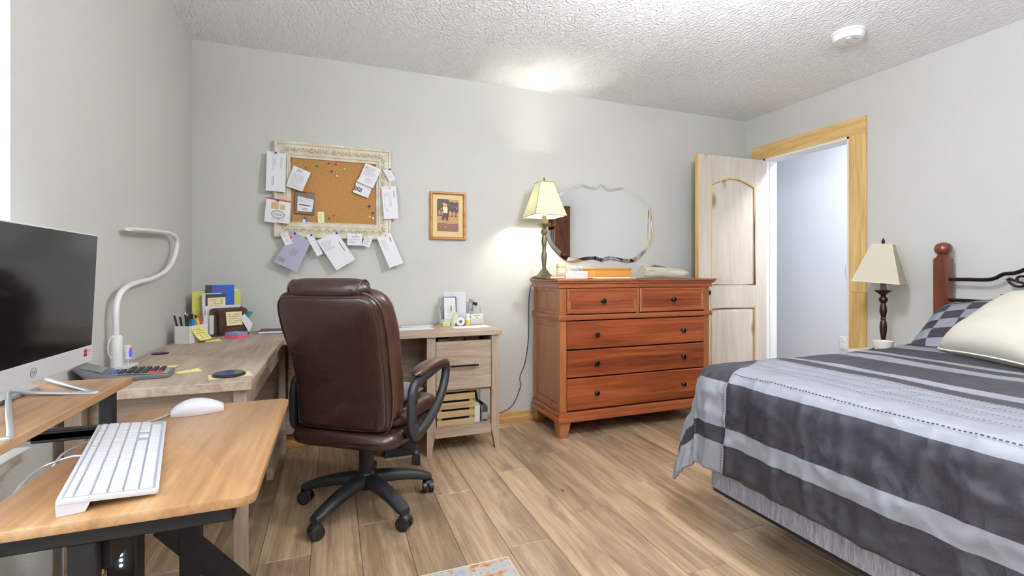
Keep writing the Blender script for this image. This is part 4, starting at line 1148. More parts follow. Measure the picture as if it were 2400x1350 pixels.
paper('stamp_card', 'tiny blue and white card at the bottom of the cork', 'card', PP['blue'], YB-.016, YB-.018, 'paper_white', bow=.001, extra={'ink_blue': [(0, 1, 0, .25), (.55, 1, .25, .9), (0, .4, .8, 1)]})
paper('sticky_note', 'small pale yellow note on the lower cork', 'note', PP['yellow'], YB-.016, YB-.02, 'paper_cream', vl(.2, .6, 2, .2, .9, 18), bow=.002)
paper('lavender_envelope', 'lavender handwritten envelope with a red stamp under the board', 'envelope', PP['lav'], YP, YP-.030, 'paper_lavender', extra={'ink': vl(.42, .70, 4, .40, .66, 19, .16)+[(.06, .36, .80+.03*k, .81+.03*k) for k in range(4)], 'paper_white': [(.02, .16, .10, .24)], 'ink_red': [(.04, .14, .12, .22)]})
paper('business_card', 'small white card overlapping the lavender envelope', 'card', PP['c1'], YP-.006, YP-.016, 'paper_white', vl(.3, .8, 4, .2, .8, 20))
paper('receipt_strip', 'narrow white strip hanging between lavender envelope and large letter', 'receipt', PP['strip'], YP, YP-.022, 'paper_white', [(.2, .8, .3, .31), (.2, .8, .6, .61)])
paper('letter', 'large white folded letter hanging diagonally under the board', 'paper', PP['big'], YP-.003, YP-.032, 'paper_white', tl(.12, .42, 7, .08, .6, seed=21), extra={'ink': [(.80, .83, .3, .62)]})
paper('appointment_card', 'square white card hanging below the frame near the centre', 'card', PP['c2'], YP, YP-.012, 'paper_white', tl(.5, .9, 3, seed=22), extra={'ink': [(.3, .82, .27, .31)]})
paper('business_card', 'small tilted white card right of the square card below the frame', 'card', PP['c3'], YP-.004, YP-.014, 'paper_white', tl(.2, .9, 5, seed=23))
paper('envelope', 'white envelope hanging diagonally below the lower right frame corner', 'envelope', PP['envb'], YP, YP-.032, 'paper_white', vl(.2, .5, 4, .12, .5, 24), extra={'ink': [(.78, .84, .12, .26)]})
pcol = {'green': '#1f7a68', 'red': '#c5382c', 'yellow': '#d9cf6a', 'blue': '#25408f', 'white': '#e8e8ea'}
for k, c in pcol.items(): mat('pin_'+k, c, .3)
PINS = [(-.151, 1.742, 'green', 0), (-.09, 1.757, 'green', 0), (-.02, 1.779, 'red', 0), (.021, 1.776, 'red', 0), (.071, 1.748, 'yellow', 0), (-.006, 1.728, 'blue', 0), (.026, 1.701, 'white', 0),
        (-.154, 1.588, 'red', 0), (-.309, 1.524, 'blue', 1), (-.321, 1.811, 'blue', 1), (.224, 1.519, 'blue', 0), (.245, 1.477, 'blue', 0), (.226, 1.448, 'yellow', 0), (.248, 1.442, 'white', 0),
        (.007, 1.45, 'red', 0), (-.02, 1.431, 'blue', 0), (-.159, 1.429, 'red', 0), (-.278, 1.326, 'yellow', 1), (-.216, 1.327, 'blue', 1), (-.123, 1.320, 'blue', 1), (.023, 1.336, 'blue', 1),
        (.207, 1.328, 'yellow', 1), (.326, 1.328, 'yellow', 1), (.349, 1.764, 'green', 1), (.207, 1.77, 'yellow', 2), (.352, 1.645, 'white', 1), (.144, 1.330, 'white', 1)]
where = {'green': 'push pin on the cork board', }
def pin(x, z, col, on, label, group):
    y = {0: YB-.012, 1: YB-.0405, 2: YB-.034}[on]
    b = MB(); b.lathe([(.0008, .0), (.0008, .004), (.006, .004), (.006, .006), (.0035, .008), (.0032, .014), (.0055, .016), (.0055, .019), (.001, .0195)], n=12)
    bmesh.ops.rotate(b.bm, verts=b.bm.verts, cent=(0, 0, 0), matrix=Matrix.Rotation(PI/2+.25, 3, 'X') @ Matrix.Rotation(.15, 3, 'Y'))
    bmesh.ops.translate(b.bm, verts=b.bm.verts, vec=(x, y, z))
    tag(make('push_pin', b, 'pin_'+col, origin=(x, y, z)), label, 'push pin', group)
plab = ['green push pin at the upper left of the bare cork', 'green push pin nearest the top frame centre-left', 'left one of two red push pins at the cork top', 'right one of two red push pins at the cork top',
        'yellow push pin on the bare cork right of the red pair', 'blue push pin below the two red pins', 'white push pin in the middle of the bare cork', 'red push pin holding the plastic sleeve',
        'blue push pin holding the flyer with oval logo', 'blue push pin holding the tall envelope', 'upper of two blue push pins in the lower right cork', 'lower of two blue push pins in the lower right cork',
        'yellow push pin low in the right cork corner', 'white push pin lowest in the right cork corner', 'red push pin at the lower centre of the cork', 'blue push pin beside the red one at lower centre',
        'red push pin on the tiny blue card', 'yellow push pin holding the card over the lavender envelope', 'blue push pin holding the lavender envelope', 'blue push pin holding the narrow strip',
        'blue push pin holding the large folded letter', 'yellow push pin holding the small tilted card', 'yellow push pin holding the lower right envelope', 'green push pin holding the card on the right rail',
        'yellow push pin holding the tilted receipt', 'white push pin holding the window envelope', 'white push pin holding the square card']
for (x, z, c, on), lb in zip(PINS, plab): pin(x, z, c, on, lb, 'push pins on the notice board')
mat('brass', '#b8903f', .3, .9)
tag(make('paper_clip', MB().tube([(.212+.011*math.cos(a*.5), YB-.0135, 1.487+.013*math.sin(a*.5)) for a in range(12)], .0011, n=6).tube([(.222, YB-.0135, 1.480), (.214, YB-.0135, 1.502)], .0011, n=6), 'brass', origin=(.212, YB-.012, 1.487)), 'brass paper clip on the lower right cork', 'paper clip')

# ------------------------------------------------------------------ small framed inlay picture of a golfer
wood('oak_frame', ('#94602f', '#b47c42', '#c9955a'), 'X', scale=1, rough=.4, stretch=14)
mat('inlay_maple', '#d9c184', .5); mat('inlay_dark', '#43292c', .5); mat('inlay_mid', '#7a5540', .5); mat('inlay_tan', '#b98e57', .5); mat('inlay_pale', '#e5d6a2', .5); mat('inlay_flesh', '#c49a63', .5)
gx0, gx1, gz0, gz1 = .622, .872, 1.313, 1.642
PC = thing('framed_picture', 'small oak-framed inlaid picture of a swinging golfer', 'picture', ((gx0+gx1)/2, YB, (gz0+gz1)/2))
rail_frame(PC, gx0, gx1, gz0, gz1, YB, [(0, 0), (0, .020), (.004, .024), (.012, .024), (.018, .016), (.020, .010), (.020, 0)], 'oak_frame')
make('border', MB().box(gx0+.018, gx1-.018, YB-.010, YB-.001, gz0+.018, gz1-.018), 'inlay_maple', PC)
ix0, ix1, iz0, iz1 = .672, .822, 1.370, 1.592
lay = [0]
def inlay(name, poly, m):
    lay[0] += 1; y0 = YB-.0100; y1 = YB-.0104-.00012*lay[0]
    pts = [(ix0+(ix1-ix0)*u, iz1-(iz1-iz0)*v) for u, v in poly]
    make(name, MB().prism([(x, y0, z) for x, z in pts], [(x, y1, z) for x, z in pts]), m, PC, smooth=0)
def ell(u, v, a, b, n=14): return [(u+a*math.cos(2*PI*k/n), v+b*math.sin(2*PI*k/n)) for k in range(n)]
inlay('background', [(0, 0), (1, 0), (1, 1), (0, 1)], 'inlay_dark')
inlay('sky', [(.52, 0), (1, 0), (1, .1), (.9, .07), (.8, .105), (.7, .07), (.62, .09), (.55, .05)], 'inlay_tan')
inlay('fairway', [(0, .53), (1, .55), (1, .75), (.55, .77), (.3, .73), (0, .75)], 'inlay_tan')
inlay('rough', [(0, .75), (.3, .735), (.6, .765), (1, .74), (1, 1), (0, 1)], 'inlay_mid')
for (u, v, a, b_) in ((.11, .42, .045, .08), (.24, .44, .04, .075), (.18, .31, .025, .035), (.61, .45, .075, .09), (.78, .46, .075, .085), (.95, .47, .05, .08)):
    inlay('tree_gap', ell(u, v, a, b_), 'inlay_tan')
inlay('trousers', [(.28, .42), (.49, .42), (.52, .66), (.42, .67), (.37, .54), (.30, .665), (.19, .64)], 'inlay_dark')
inlay('shirt', [(.25, .27), (.32, .21), (.46, .22), (.49, .30), (.47, .43), (.30, .43)], 'inlay_pale')
inlay('arms', [(.25, .13), (.32, .12), (.46, .15), (.46, .20), (.38, .26), (.28, .23)], 'inlay_flesh')
inlay('cap', [(.26, .125), (.44, .14), (.42, .165), (.27, .155)], 'inlay_pale')
inlay('club', [(.46, .165), (.90, .245), (.90, .252), (.46, .175)], 'inlay_tan')
inlay('club_head', ell(.915, .265, .022, .02), 'inlay_pale')
inlay('ball', ell(.39, .865, .025, .016), 'inlay_pale')

# ------------------------------------------------------------------ things on the dresser
TZ = 1.0455
mat('linen', '#e6e4df', .9, bump=(300, .4, .001)); mat('leather_tan', '#c58a3c', .5, bump=(120, .3, .002)); mat('page_edge', '#e9e2cf', .8)
wood('driftwood_grey', ('#8f8575', '#bdb4a3', '#d8d1c3'), 'X', scale=1.4, rough=.9, stretch=9, bump=.9)
mat('box_white', '#e9e6e4', .6); mat('book_dark', '#44463c', .6); mat('book_orange', '#b8713d', .6); mat('jar_cream', '#ded9b0', .4); mat('foil', '#c9c9c6', .4, .3)
rn = MB().grid(lambda i, j: (2.03+.56*i/16, 2.80+.30*j/8, TZ+.0025+.0015*noise.noise(Vector((i*.9, j*.8, 0)))), 17, 9)
rn.grid(lambda i, j: (2.59-.56*i/16, 2.80+.30*j/8, TZ+.0002), 17, 9)
tag(make('runner_cloth', rn, 'linen', origin=(2.3, 2.95, TZ), smooth=180), 'white linen runner lying under the driftwood', 'cloth')
tag(make('paper_sheets', MB().box(1.655, 1.985, 2.80, 2.99, TZ, TZ+.004, rot=Matrix.Rotation(.02, 3, 'Z'), piv=(1.8, 2.9, 0)).box(1.62, 1.95, 2.83, 3.0, TZ+.004, TZ+.008), 'paper_white', origin=(1.8, 2.9, TZ)), 'folded white paper sheets under the tan leather case', 'paper')
t = thing('leather_case', 'tan leather document case lying on white papers on the dresser', 'case', (1.83, 2.92, TZ+.008))
make('body', MB().rbox(1.672, 1.985, 2.85, 3.00, TZ+.008, TZ+.060, .012, seg=3, bev=.004), 'leather_tan', t)
make('lid', MB().rbox(1.668, 1.989, 2.846, 3.004, TZ+.060, TZ+.074, .014, seg=3, bev=.004), 'leather_tan', t)
make('base_welt', MB().rbox(1.669, 1.988, 2.847, 3.003, TZ+.008, TZ+.013, .013, seg=3), 'leather_tan', t)
# driftwood
rings = []; n = 18
for k in range(22):
    q = k/21; x = 2.135+.405*q; r = .043*(1-.28*q)*(.86 if k in (0, 21) else 1)*(1-.5*max(0, q-.85)/.15)
    rr_ = []
    for m in range(n):
        a = 2*PI*m/n; w_ = r*(1+.16*noise.noise(Vector((x*9, math.cos(a)*1.4, math.sin(a)*1.4)))+.08*noise.noise(Vector((x*4, m*2.1, 3))))
        rr_.append((x, 2.93+w_*math.cos(a)*1.25, TZ+.004+.045*(1-.22*q)+w_*math.sin(a)))
    rings.append(rr_)
tag(make('driftwood', MB().loft(rings), 'driftwood_grey', origin=(2.33, 2.93, TZ), smooth=60), 'weathered grey driftwood log at the right of the dresser top', 'driftwood')
wb = MB().grid(lambda i, j: (2.215+.105*i/7, 2.90+.06*j/5, TZ+.098-.010*i/7+.006*noise.noise(Vector((i*1.1, j*1.3, 2)))), 8, 6)
wb.grid(lambda i, j: (2.32-.105*i/7, 2.90+.06*j/5, TZ+.089-.010*(1-i/7)), 8, 6)
tag(make('folded_tissue', wb, 'paper_white', origin=(2.27, 2.93, TZ+.088), smooth=180), 'small folded white tissue on top of the driftwood', 'tissue')
tag(make('book', MB().box(1.262, 1.345, 2.862, 2.945, TZ, TZ+.013, bev=.002), 'book_dark', origin=(1.30, 2.90, TZ)), 'thin dark green book at the left dresser edge before the lit lamp', 'book')
t = thing('book', 'small orange-brown book between the lit lamp and the white box', 'book', (1.36, 2.84, TZ))
make('pages', MB().box(1.326, 1.430, 2.80, 2.862, TZ+.002, TZ+.017), 'page_edge', t)
make('cover', MB().box(1.324, 1.432, 2.798, 2.864, TZ, TZ+.003, bev=.001).box(1.324, 1.432, 2.798, 2.864, TZ+.016, TZ+.019, bev=.001).box(1.322, 1.326, 2.798, 2.864, TZ, TZ+.019), 'book_orange', t)
t = thing('gift_box', 'low white box beside the small jar on the dresser', 'box', (1.50, 2.84, TZ))
make('body', MB().box(1.438, 1.60, 2.80, 2.90, TZ, TZ+.038, bev=.001), 'box_white', t)
make('lid', MB().box(1.50, 1.60, 2.798, 2.902, TZ+.030, TZ+.050, bev=.001), 'box_white', t)
t = thing('jar', 'small cream jar with lid behind the white box', 'jar', (1.475, 2.94, TZ))
make('body', MB().lathe([(.030, 0), (.033, .004), (.033, .07), (.028, .078)], (1.475, 2.945, TZ), 24), 'jar_cream', t)
make('lid', MB().lathe([(.032, .078), (.034, .08), (.034, .10), (.030, .102), (.001, .102)], (1.475, 2.945, TZ), 24), 'jar_cream', t)
fb = MB().sphere((1.548, 2.85, TZ+.068), .032, 18, 12, sc=(1.35, .9, .6))
for v in fb.bm.verts:
    d = noise.noise(v.co*45)*.010; v.co += (v.co-Vector((1.548, 2.85, TZ+.068))).normalized()*d
    v.co.z = max(v.co.z, TZ+.0505)
tag(make('crumpled_wrap', fb, 'foil', origin=(1.548, 2.85, TZ+.05), smooth=20), 'crumpled clear plastic wrap on the white box', 'wrapper')

# lamp cord down the wall
mat('cord_brown', '#33241c', .5)
tag(make('lamp_cord', MB().tube([(1.37, 3.222, 1.0), (1.352, 3.225, .895), (1.352, 3.226, .70), (1.349, 3.226, .59), (1.322, 3.226, .426), (1.284, 3.226, .335), (1.282, 3.226, .295), (1.287, 3.226, .255), (1.219, 3.22, .124), (1.10, 3.216, .075), (1.02, 3.21, .06), (.90, 3.20, .10), (.875, 3.215, .30), (.87, 3.22, .40)], .0028, n=7, sub=5), 'cord_brown', origin=(1.28, 3.226, .3)), 'thin brown lamp cord hanging down the wall beside the dresser', 'cord')

# ------------------------------------------------------------------ things on the left side of the corner desk
D = DZT
mat('pen_black', '#17171a', .35); mat('pen_white', '#e6e6e6', .4); mat('pen_blue', '#2b7fc4', .4); mat('pencil_tan', '#d8a64a', .5); mat('tool_yellow', '#e6d25a', .45); mat('tool_red', '#d8444a', .45)
ph = thing('pen_holder', 'white square pen holder full of black pens on the desk', 'pen holder', (-.657, 2.738, D), math.radians(70))
mb = MB()
for a, b_, c, d in ((0, .150, 0, .003), (0, .150, .069, .072), (0, .003, 0, .072), (.147, .150, 0, .072)): mb.box(a, b_, c, d, 0, .088, bev=.0008)
mb.box(0, .150, 0, .072, 0, .003)
make('box', mb, 'white_plastic', ph, w=False)
ca, sa = math.cos(math.radians(70)), math.sin(math.radians(70))
def phw(x, y, z): return (-.657+x*ca-y*sa, 2.738+x*sa+y*ca, D+z)
plabs = ['leftmost black pen in the white holder', 'black pen with a white cap end in the holder', 'black pen leaning left of the blue marker', 'slim black pen in the middle of the holder', 'black pen standing just left of the blue marker']
for k in range(5):
    x0, y0 = .02+.017*k, .05-.006*(k % 3)
    a = phw(x0, y0, .006); b_ = phw(x0-.022+.008*k, y0+.024-.005*k, .152-.008*(k % 2))
    m = Vector(b_)-Vector(a)
    t = thing('pen', plabs[k], 'pen', a, 0, 'pens in the white holder')
    make('barrel', MB().cyl(a, Vector(a)+m*.93, .0042, n=8), 'pen_black', t)
    make('button', MB().cyl(Vector(a)+m*.93, b_, .0048 if k == 1 else .003, n=8), 'pen_white', t)
    make('clip', MB().tube([Vector(a)+m*.9+Vector((.005, -.003, 0)), Vector(a)+m*.68+Vector((.005, -.003, 0))], .0012, n=5), 'pewter', t)
a = phw(.095, .045, .006); tag(make('marker', MB().cyl(a, phw(.095, .045, .110), .011, n=16).cyl(phw(.095, .045, .110), phw(.095, .045, .116), .008, n=16), 'pen_blue', origin=a), 'thick blue marker in the white pen holder', 'marker')
a = phw(.108, .03, .006); t = thing('pencil', 'wooden pencil leaning in the white pen holder', 'pencil', a)
make('shaft', MB().cyl(a, phw(.098, .045, .145), .0038, n=6), 'pencil_tan', t); make('tip', MB().cyl(phw(.098, .045, .145), phw(.0968, .0468, .160), .0038, n=6, r2=.0005), 'driftwood_grey', t)
a = phw(.125, .03, .006); t = thing('box_cutter', 'yellow box cutter with dark end in the white pen holder', 'cutter', a)
make('body', MB().tube([a, phw(.118, .036, .10), phw(.116, .038, .118)], .009, n=10, flat=(1, .6)), 'tool_yellow', t); make('cap', MB().sphere(phw(.112, .042, .126), .009), 'pen_black', t)
a = phw(.138, .025, .006); tag(make('scissors_handle', MB().tube([a, phw(.142, .03, .09)], .004, n=8).tube([phw(.142+.008*math.cos(q*.7), .03, .105+.016*math.sin(q*.7)) for q in range(9)], .003, n=6, closed=True), 'tool_red', origin=a), 'red scissors handle at the back of the pen holder', 'scissors')
def flatnote(name, label, cx, cy, z, s, ang, m, curl=.006, cat='note', lines=True, sy=None):
    sy = sy or s; n = 7
    R = Matrix.Rotation(ang, 3, 'Z')
    def P(u, v, off=0):
        q = R @ Vector(((u-.5)*s, (v-.5)*sy, 0)); return (cx+q.x, cy+q.y, z+.0006+curl*u*u*v+off)
    b = MB().grid(lambda i, j: P(i/(n-1), j/(n-1)), n, n); b.grid(lambda i, j: P(1-i/(n-1), j/(n-1), -.0005), n, n)
    o = make(name, b, m, origin=(cx, cy, z), smooth=180); tag(o, label, cat)
    return o
# sticky note on the pen holder front and one lying beside it
def upnote(parent, name, x0, x1, z0, z1, y, m, tilt=0, lean=.004, w=False):
    n = 6
    def P(u, v, off=0):
        x = x0+(x1-x0)*u+tilt*(1-v); z = z0+(z1-z0)*v
        return (x, y-lean*(1-v)**2*2.5-off, z)
    b = MB().grid(lambda i, j: P(i/(n-1), j/(n-1)), n, n); b.grid(lambda i, j: P(1-i/(n-1), j/(n-1), -.0006), n, n)
    q = MB()
    rr = random.Random(int(abs(x0)*1000))
    for k in range(5):
        v = .82-.15*k
        for a in range(4):
            if rr.random() < .2: continue
            ua = .12+.19*a; q.quad(P(ua, v, .0006), P(ua+.16, v, .0006), P(ua+.16, v-.03, .0006), P(ua, v-.03, .0006))
    o = make(name, b, m, parent, w=False, smooth=180)
    make('handwriting', q, 'ink', o, w=False, smooth=0)
    return o
n1 = upnote(None, 'sticky_note', .012, .108, .012, .080, -.0012, 'paper_yellow', tilt=.028, lean=.012)
n1.location = (-.657, 2.738, D); n1.rotation_euler = (0, 0, math.radians(70)); tag(n1, 'yellow handwritten sticky note stuck on the white pen holder', 'note')
flatnote('sticky_note', 'yellow sticky note lying flat at the foot of the pen holder', -.575, 2.83, D, .07, .4, 'paper_yellow')

# smoky file sorter
m_s, Ns, Ls, ps = nmat('smoke_acrylic'); ps.inputs['Base Color'].default_value = lin('#5b4436'); ps.inputs['Roughness'].default_value = .12; ps.inputs['Alpha'].default_value = .72
SA = math.radians(30); SO = (-.632, 2.996, D)
FS = thing('file_sorter', 'smoky brown acrylic file sorter on the desk corner', 'file sorter', SO, SA)
make('base', MB().rbox(-.005, .215, -.005, .135, 0, .012, .01), 'smoke_acrylic', FS, w=False)
for k, h in enumerate((.150, .155, .158, .162)):
    make('divider', MB().rbox(.055 if k == 0 else .02, .205, .002+.032*k, .005+.032*k, .012, h, .018, axis='Y'), 'smoke_acrylic', FS, w=False)
def sort_item(name, label, cat, mbm, m, kids=()):
    o = make(name, mbm, m, w=False); o.location = SO; o.rotation_euler = (0, 0, SA); tag(o, label, cat)
    for nm, kb, km in kids: make(nm, kb, km, o, w=False)
    return o
mat('folder_yellow', '#d8d46c', .7); mat('nb_blue', '#2257b8', .5); mat('nb_black', '#36353a', .6); mat('clip_teal', '#1f7f86', .45)
sort_item('file_folder', 'yellow file folder standing rearmost in the sorter', 'folder', MB().rbox(-.035, .215, .128, .131, .0125, .248, .012, axis='Y'), 'folder_yellow', [('tab', MB().rbox(.165, .205, .1285, .1305, .24, .257, .006, axis='Y'), 'paper_white')])
sort_item('file_folder', 'yellow file folder in front of the rearmost one', 'folder', MB().rbox(-.038, .205, .121, .124, .0125, .242, .012, axis='Y'), 'folder_yellow')
tx = MB(); 
for k in range(9):
    if k != 4: tx.box(.066+.007*k, .070+.007*k, .1055, .1065, .258, .264)
sort_item('notebook', 'blue notebook with black spine standing in the sorter', 'notebook', MB().box(.030, .172, .107, .119, .0125, .282, bev=.001), 'nb_blue', [('spine', MB().box(.026, .056, .1065, .1195, .0125, .2825, bev=.001), 'nb_black'), ('cover_mark', tx, 'ink_red')])
coil = MB()
for k in range(16): coil.tube([(-.003+.004*math.cos(q*.9), .094+.006*math.sin(q*.9), .05+.011*k) for q in range(7)], .0008, n=4, closed=True)
sort_item('spiral_notepad', 'white spiral notepad standing in the sorter', 'notepad', MB().box(.0, .10, .090, .100, .0125, .236, bev=.001), 'paper_white', [('coil', coil, 'pewter')])
b = upnote(None, 'note_sheet', .024, .114, .145, .212, .0775, 'paper_cream', lean=.002)
o = sort_item('notepad', 'black notepad with a torn yellow sheet on top in the sorter', 'notepad', MB().box(.018, .116, .079, .087, .0125, .232, bev=.001), 'nb_black')
b.parent = o
for i, (x0, x1, y0, h, lb) in enumerate(((-.005, .185, .056, .168, 'long white envelope standing behind the sorter divider'), (.004, .09, .048, .150, 'white envelope at the left opening of the sorter'), (-.008, .045, .040, .118, 'short folded white paper at the sorter opening'), (.018, .06, .030, .116, 'narrow folded white paper nearest the sorter front'))):
    sort_item('envelope', lb, 'envelope', MB().box(x0, x1, y0, y0+.003, .0125, h, rot=Matrix.Rotation(.06*i, 3, 'Z'), piv=(x0, y0, 0)), 'paper_white')
n2 = upnote(None, 'sticky_note', .090, .172, .056, .132, .0008, 'paper_cream', lean=.005); n2.location = SO; n2.rotation_euler = (0, 0, SA); tag(n2, 'pale yellow handwritten note stuck on the sorter front', 'note')
t = thing('binder_clip', 'teal plastic clip on the right edge of the sorter', 'clip', SO, SA)
make('jaw', MB().tube([(.188, -.006, .083), (.222, -.004, .122)], .0075, n=8, flat=(1, .5)).cyl((.188, -.010, .083), (.188, .0, .083), .008, n=12).cyl((.222, -.008, .122), (.222, .001, .122), .007, n=12), 'clip_teal', t, w=False)
make('jaw', MB().tube([(.200, -.001, .106), (.207, 0, .124)], .008, n=8, flat=(1, .5)).cyl((.205, -.004, .124), (.205, .004, .124), .008, n=12), 'clip_teal', t, w=False)
q = [(.158, .098), (.182, .118), (.226, .058), (.207, .008)]
nb = make('note_card', MB().prism([(x, -.0105, z) for x, z in q], [(x, -.0112, z) for x, z in q]), 'paper_white', w=False); nb.location = SO; nb.rotation_euler = (0, 0, SA); tag(nb, 'white note dangling from the teal clip', 'note')
# blue and pink sticky-note cube
mat('pad_blue', '#6fa4d2', .7); mat('pad_pink', '#e0607a', .7); mat('pad_navy', '#2f5f86', .7)
t = thing('sticky_pad', 'blue and pink sticky-note pad before the file sorter', 'note pad', (-.473, 2.881, D), math.radians(59))
make('pink_sheets', MB().box(0, .075, 0, .075, 0, .020, bev=.0006), 'pad_pink', t, w=False)
make('blue_sheets', MB().box(.0003, .0747, .0003, .0747, .020, .030, bev=.0006), 'pad_blue', t, w=False)
mat('nb_grey', '#4a4548', .5)
t = thing('notebook', 'black notebook lying flat on the desk by the back wall', 'notebook', (-.30, 3.14, D))
make('cover', MB().box(-.40, -.22, 3.06, 3.20, D, D+.003, bev=.001).box(-.40, -.22, 3.06, 3.20, D+.013, D+.016, bev=.001), 'nb_grey', t)
make('pages', MB().box(-.397, -.223, 3.062, 3.198, D+.003, D+.013), 'paper_white', t)

# calculator
mat('calc_grey', '#5d5b5f', .4); mat('calc_light', '#9c9a98', .45); mat('calc_screen', '#6f7a72', .15); mat('key_black', '#1c1c1f', .4); mat('key_red', '#c22a33', .4); mat('key_blue', '#3a5aa5', .4); mat('key_grey', '#bfc3c8', .4)
CA = thing('calculator', 'dark grey desk calculator with red and blue keys', 'calculator', (-.62, 1.925, D), math.radians(8))
pf = [(-.105, .0), (.10, .0), (.108, .006), (.106, .014), (-.02, .020), (-.075, .030), (-.13, .052), (-.142, .050), (-.105, .010)]
make('body', MB().prism([(x, -.062, z) for x, z in pf], [(x, .062, z) for x, z in pf], bev=.004), 'calc_grey', CA, w=False)
make('display', MB().prism([(-.125, -.048, .0505), (-.072, -.048, .0305), (-.072, .048, .0305), (-.125, .048, .0505)], [(-.1245, -.048, .0515), (-.0715, -.048, .0315), (-.0715, .048, .0315), (-.1245, .048, .0515)]), 'calc_screen', CA, w=False)
make('key_bed', MB().prism([(-.055, -.054, .0245), (.100, -.054, .0148), (.100, .054, .0148), (-.055, .054, .0245)], [(-.055, -.054, .0262), (.100, -.054, .0165), (.100, .054, .0165), (-.055, .054, .0262)]), 'calc_light', CA, w=False)
for i in range(7):
    for j in range(5):
        x = -.045+.0205*i; y = -.044+.022*j; z = .0262-.0097*(x+.055)/.155
        m = 'key_black'
        if i == 0: m = 'key_blue' if j < 3 else 'key_grey'
        if i in (5, 6) and j == 0: m = 'key_red'
        if i == 1 and j > 2: m = 'key_grey'
        make('key', MB().box(x-.0075, x+.0075, y-.008, y+.008, z-.001, z+.0055, bev=.0012), m, CA, w=False)
flatnote('sticky_note', 'yellow sticky note lying behind the calculator', -.585, 2.085, D, .09, -.25, 'paper_yellow', .004, sy=.07)
flatnote('sticky_note', 'yellow sticky note curling beside the calculator end', -.475, 1.975, D, .07, .5, 'paper_yellow', .004, sy=.05)
# phone charger puck on a card
flatnote('note_card', 'cream paper card under the round charging pad', -.325, 1.85, D, .125, .25, 'paper_cream', 0, sy=.09, cat='card')
mat('glass_black', '#2b2d33', .12)
t = thing('charging_pad', 'round black glass charging pad near the desk corner', 'charging pad', (-.328, 1.85, D+.0012))
make('rim', MB().lathe([(.046, 0), (.05, .002), (.05, .006), (.047, .008), (.001, .008)], (-.328, 1.85, D+.0012), 40), 'pewter', t)
make('glass_top', MB().lathe([(.046, .008), (.045, .0092), (.001, .0092)], (-.328, 1.85, D+.0012), 40), 'glass_black', t)

# LED desk lamp by the left wall
mat('lamp_white', '#ececec', .35)
k = 1.114
def lp(y, z, dx=0): return (-.728+dx, y*k, 1.077+(z-1.077)*k)
t = thing('desk_lamp', 'white gooseneck LED desk lamp at the left wall', 'lamp', (-.72, 2.11, D))
make('clamp_base', MB().box(-.755, -.69, 2.07, 2.20, D, D+.010, bev=.004, seg=2), 'lamp_white', t)
make('sleeve', MB().lathe([(.016, .010), (.018, .014), (.018, .118), (.014, .124), (.011, .126)], (-.728, 2.105, D), 20), 'lamp_white', t)
gp = [lp(1.888, .86), lp(1.886, .92), lp(1.889, .965), lp(1.910, 1.005), lp(1.965, 1.030), lp(2.06, 1.046), lp(2.208, 1.058), lp(2.36, 1.085), lp(2.46, 1.128), lp(2.518, 1.185), lp(2.525, 1.225), lp(2.49, 1.246), lp(2.43, 1.250), lp(2.36, 1.249)]
make('gooseneck', MB().tube(gp, .0102, n=12, sub=5), 'lamp_white', t, smooth=180)
make('head', MB().tube([lp(2.42, 1.250), lp(2.38, 1.2495), lp(2.2, 1.242), lp(2.02, 1.232), lp(1.99, 1.2305)], lambda q: .015 if .05 < q < .97 else .011, n=12, flat=(.65, 1.3)), 'lamp_white', t, smooth=50)
mat('led_strip', '#e6e6df', .4)
cb_ = make('control_pod', MB().tube([(-.700, 2.118, D+.085), (-.698, 2.12, D+.05), (-.698, 2.12, D+.035)], .013, n=12, flat=(.8, 1)), 'lamp_white', t, smooth=60)
emis('pod_blue', '#3a46d8', .8); emis('pod_red', '#c81e2a', .6)
make('touch_panel', MB().sphere((-.688, 2.112, D+.058), .009, sc=(.5, .6, 2.0)), 'pod_blue', cb_)
make('power_dot', MB().sphere((-.686, 2.110, D+.073), .004), 'pod_red', cb_)
make('cable', MB().tube([(-.728, 2.095, D+.126), (-.735, 2.07, D+.11), (-.735, 2.055, D+.08), (-.733, 2.07, D+.05), (-.728, 2.088, D+.045)], .0016, n=6, sub=4).tube([(-.698, 2.12, D+.036), (-.698, 2.12, D+.005)], .0014, n=6), 'lamp_white', t)

# ------------------------------------------------------------------ things on the right side of the corner desk
m_a, Na, La, pa = nmat('clear_acrylic'); pa.inputs['Base Color'].default_value = (.92, .94, .95, 1); pa.inputs['Roughness'].default_value = .06; pa.inputs['Alpha'].default_value = .28
OR = thing('desk_organizer', 'clear acrylic desk organizer against the wall', 'organizer', (.80, 3.15, D))
make('floor_plate', MB().box(.668, .965, 3.09, 3.20, D, D+.003), 'clear_acrylic', OR)
make('rear_wall', MB().box(.668, .965, 3.197, 3.20, D+.003, D+.15), 'clear_acrylic', OR)
make('side_wall', MB().prism([(.668, 3.09, D+.003), (.668, 3.197, D+.003), (.668, 3.197, D+.15), (.668, 3.16, D+.14), (.668, 3.09, D+.06)], [(.671, 3.09, D+.003), (.671, 3.197, D+.003), (.671, 3.197, D+.15), (.671, 3.16, D+.14), (.671, 3.09, D+.06)]), 'clear_acrylic', OR)
make('side_wall', MB().prism([(.962, 3.09, D+.003), (.962, 3.197, D+.003), (.962, 3.197, D+.15), (.962, 3.16, D+.13), (.962, 3.09, D+.06)], [(.965, 3.09, D+.003), (.965, 3.197, D+.003), (.965, 3.197, D+.15), (.965, 3.16, D+.13), (.965, 3.09, D+.06)]), 'clear_acrylic', OR)
make('front_wall', MB().box(.671, .962, 3.09, 3.093, D+.003, D+.045), 'clear_acrylic', OR)
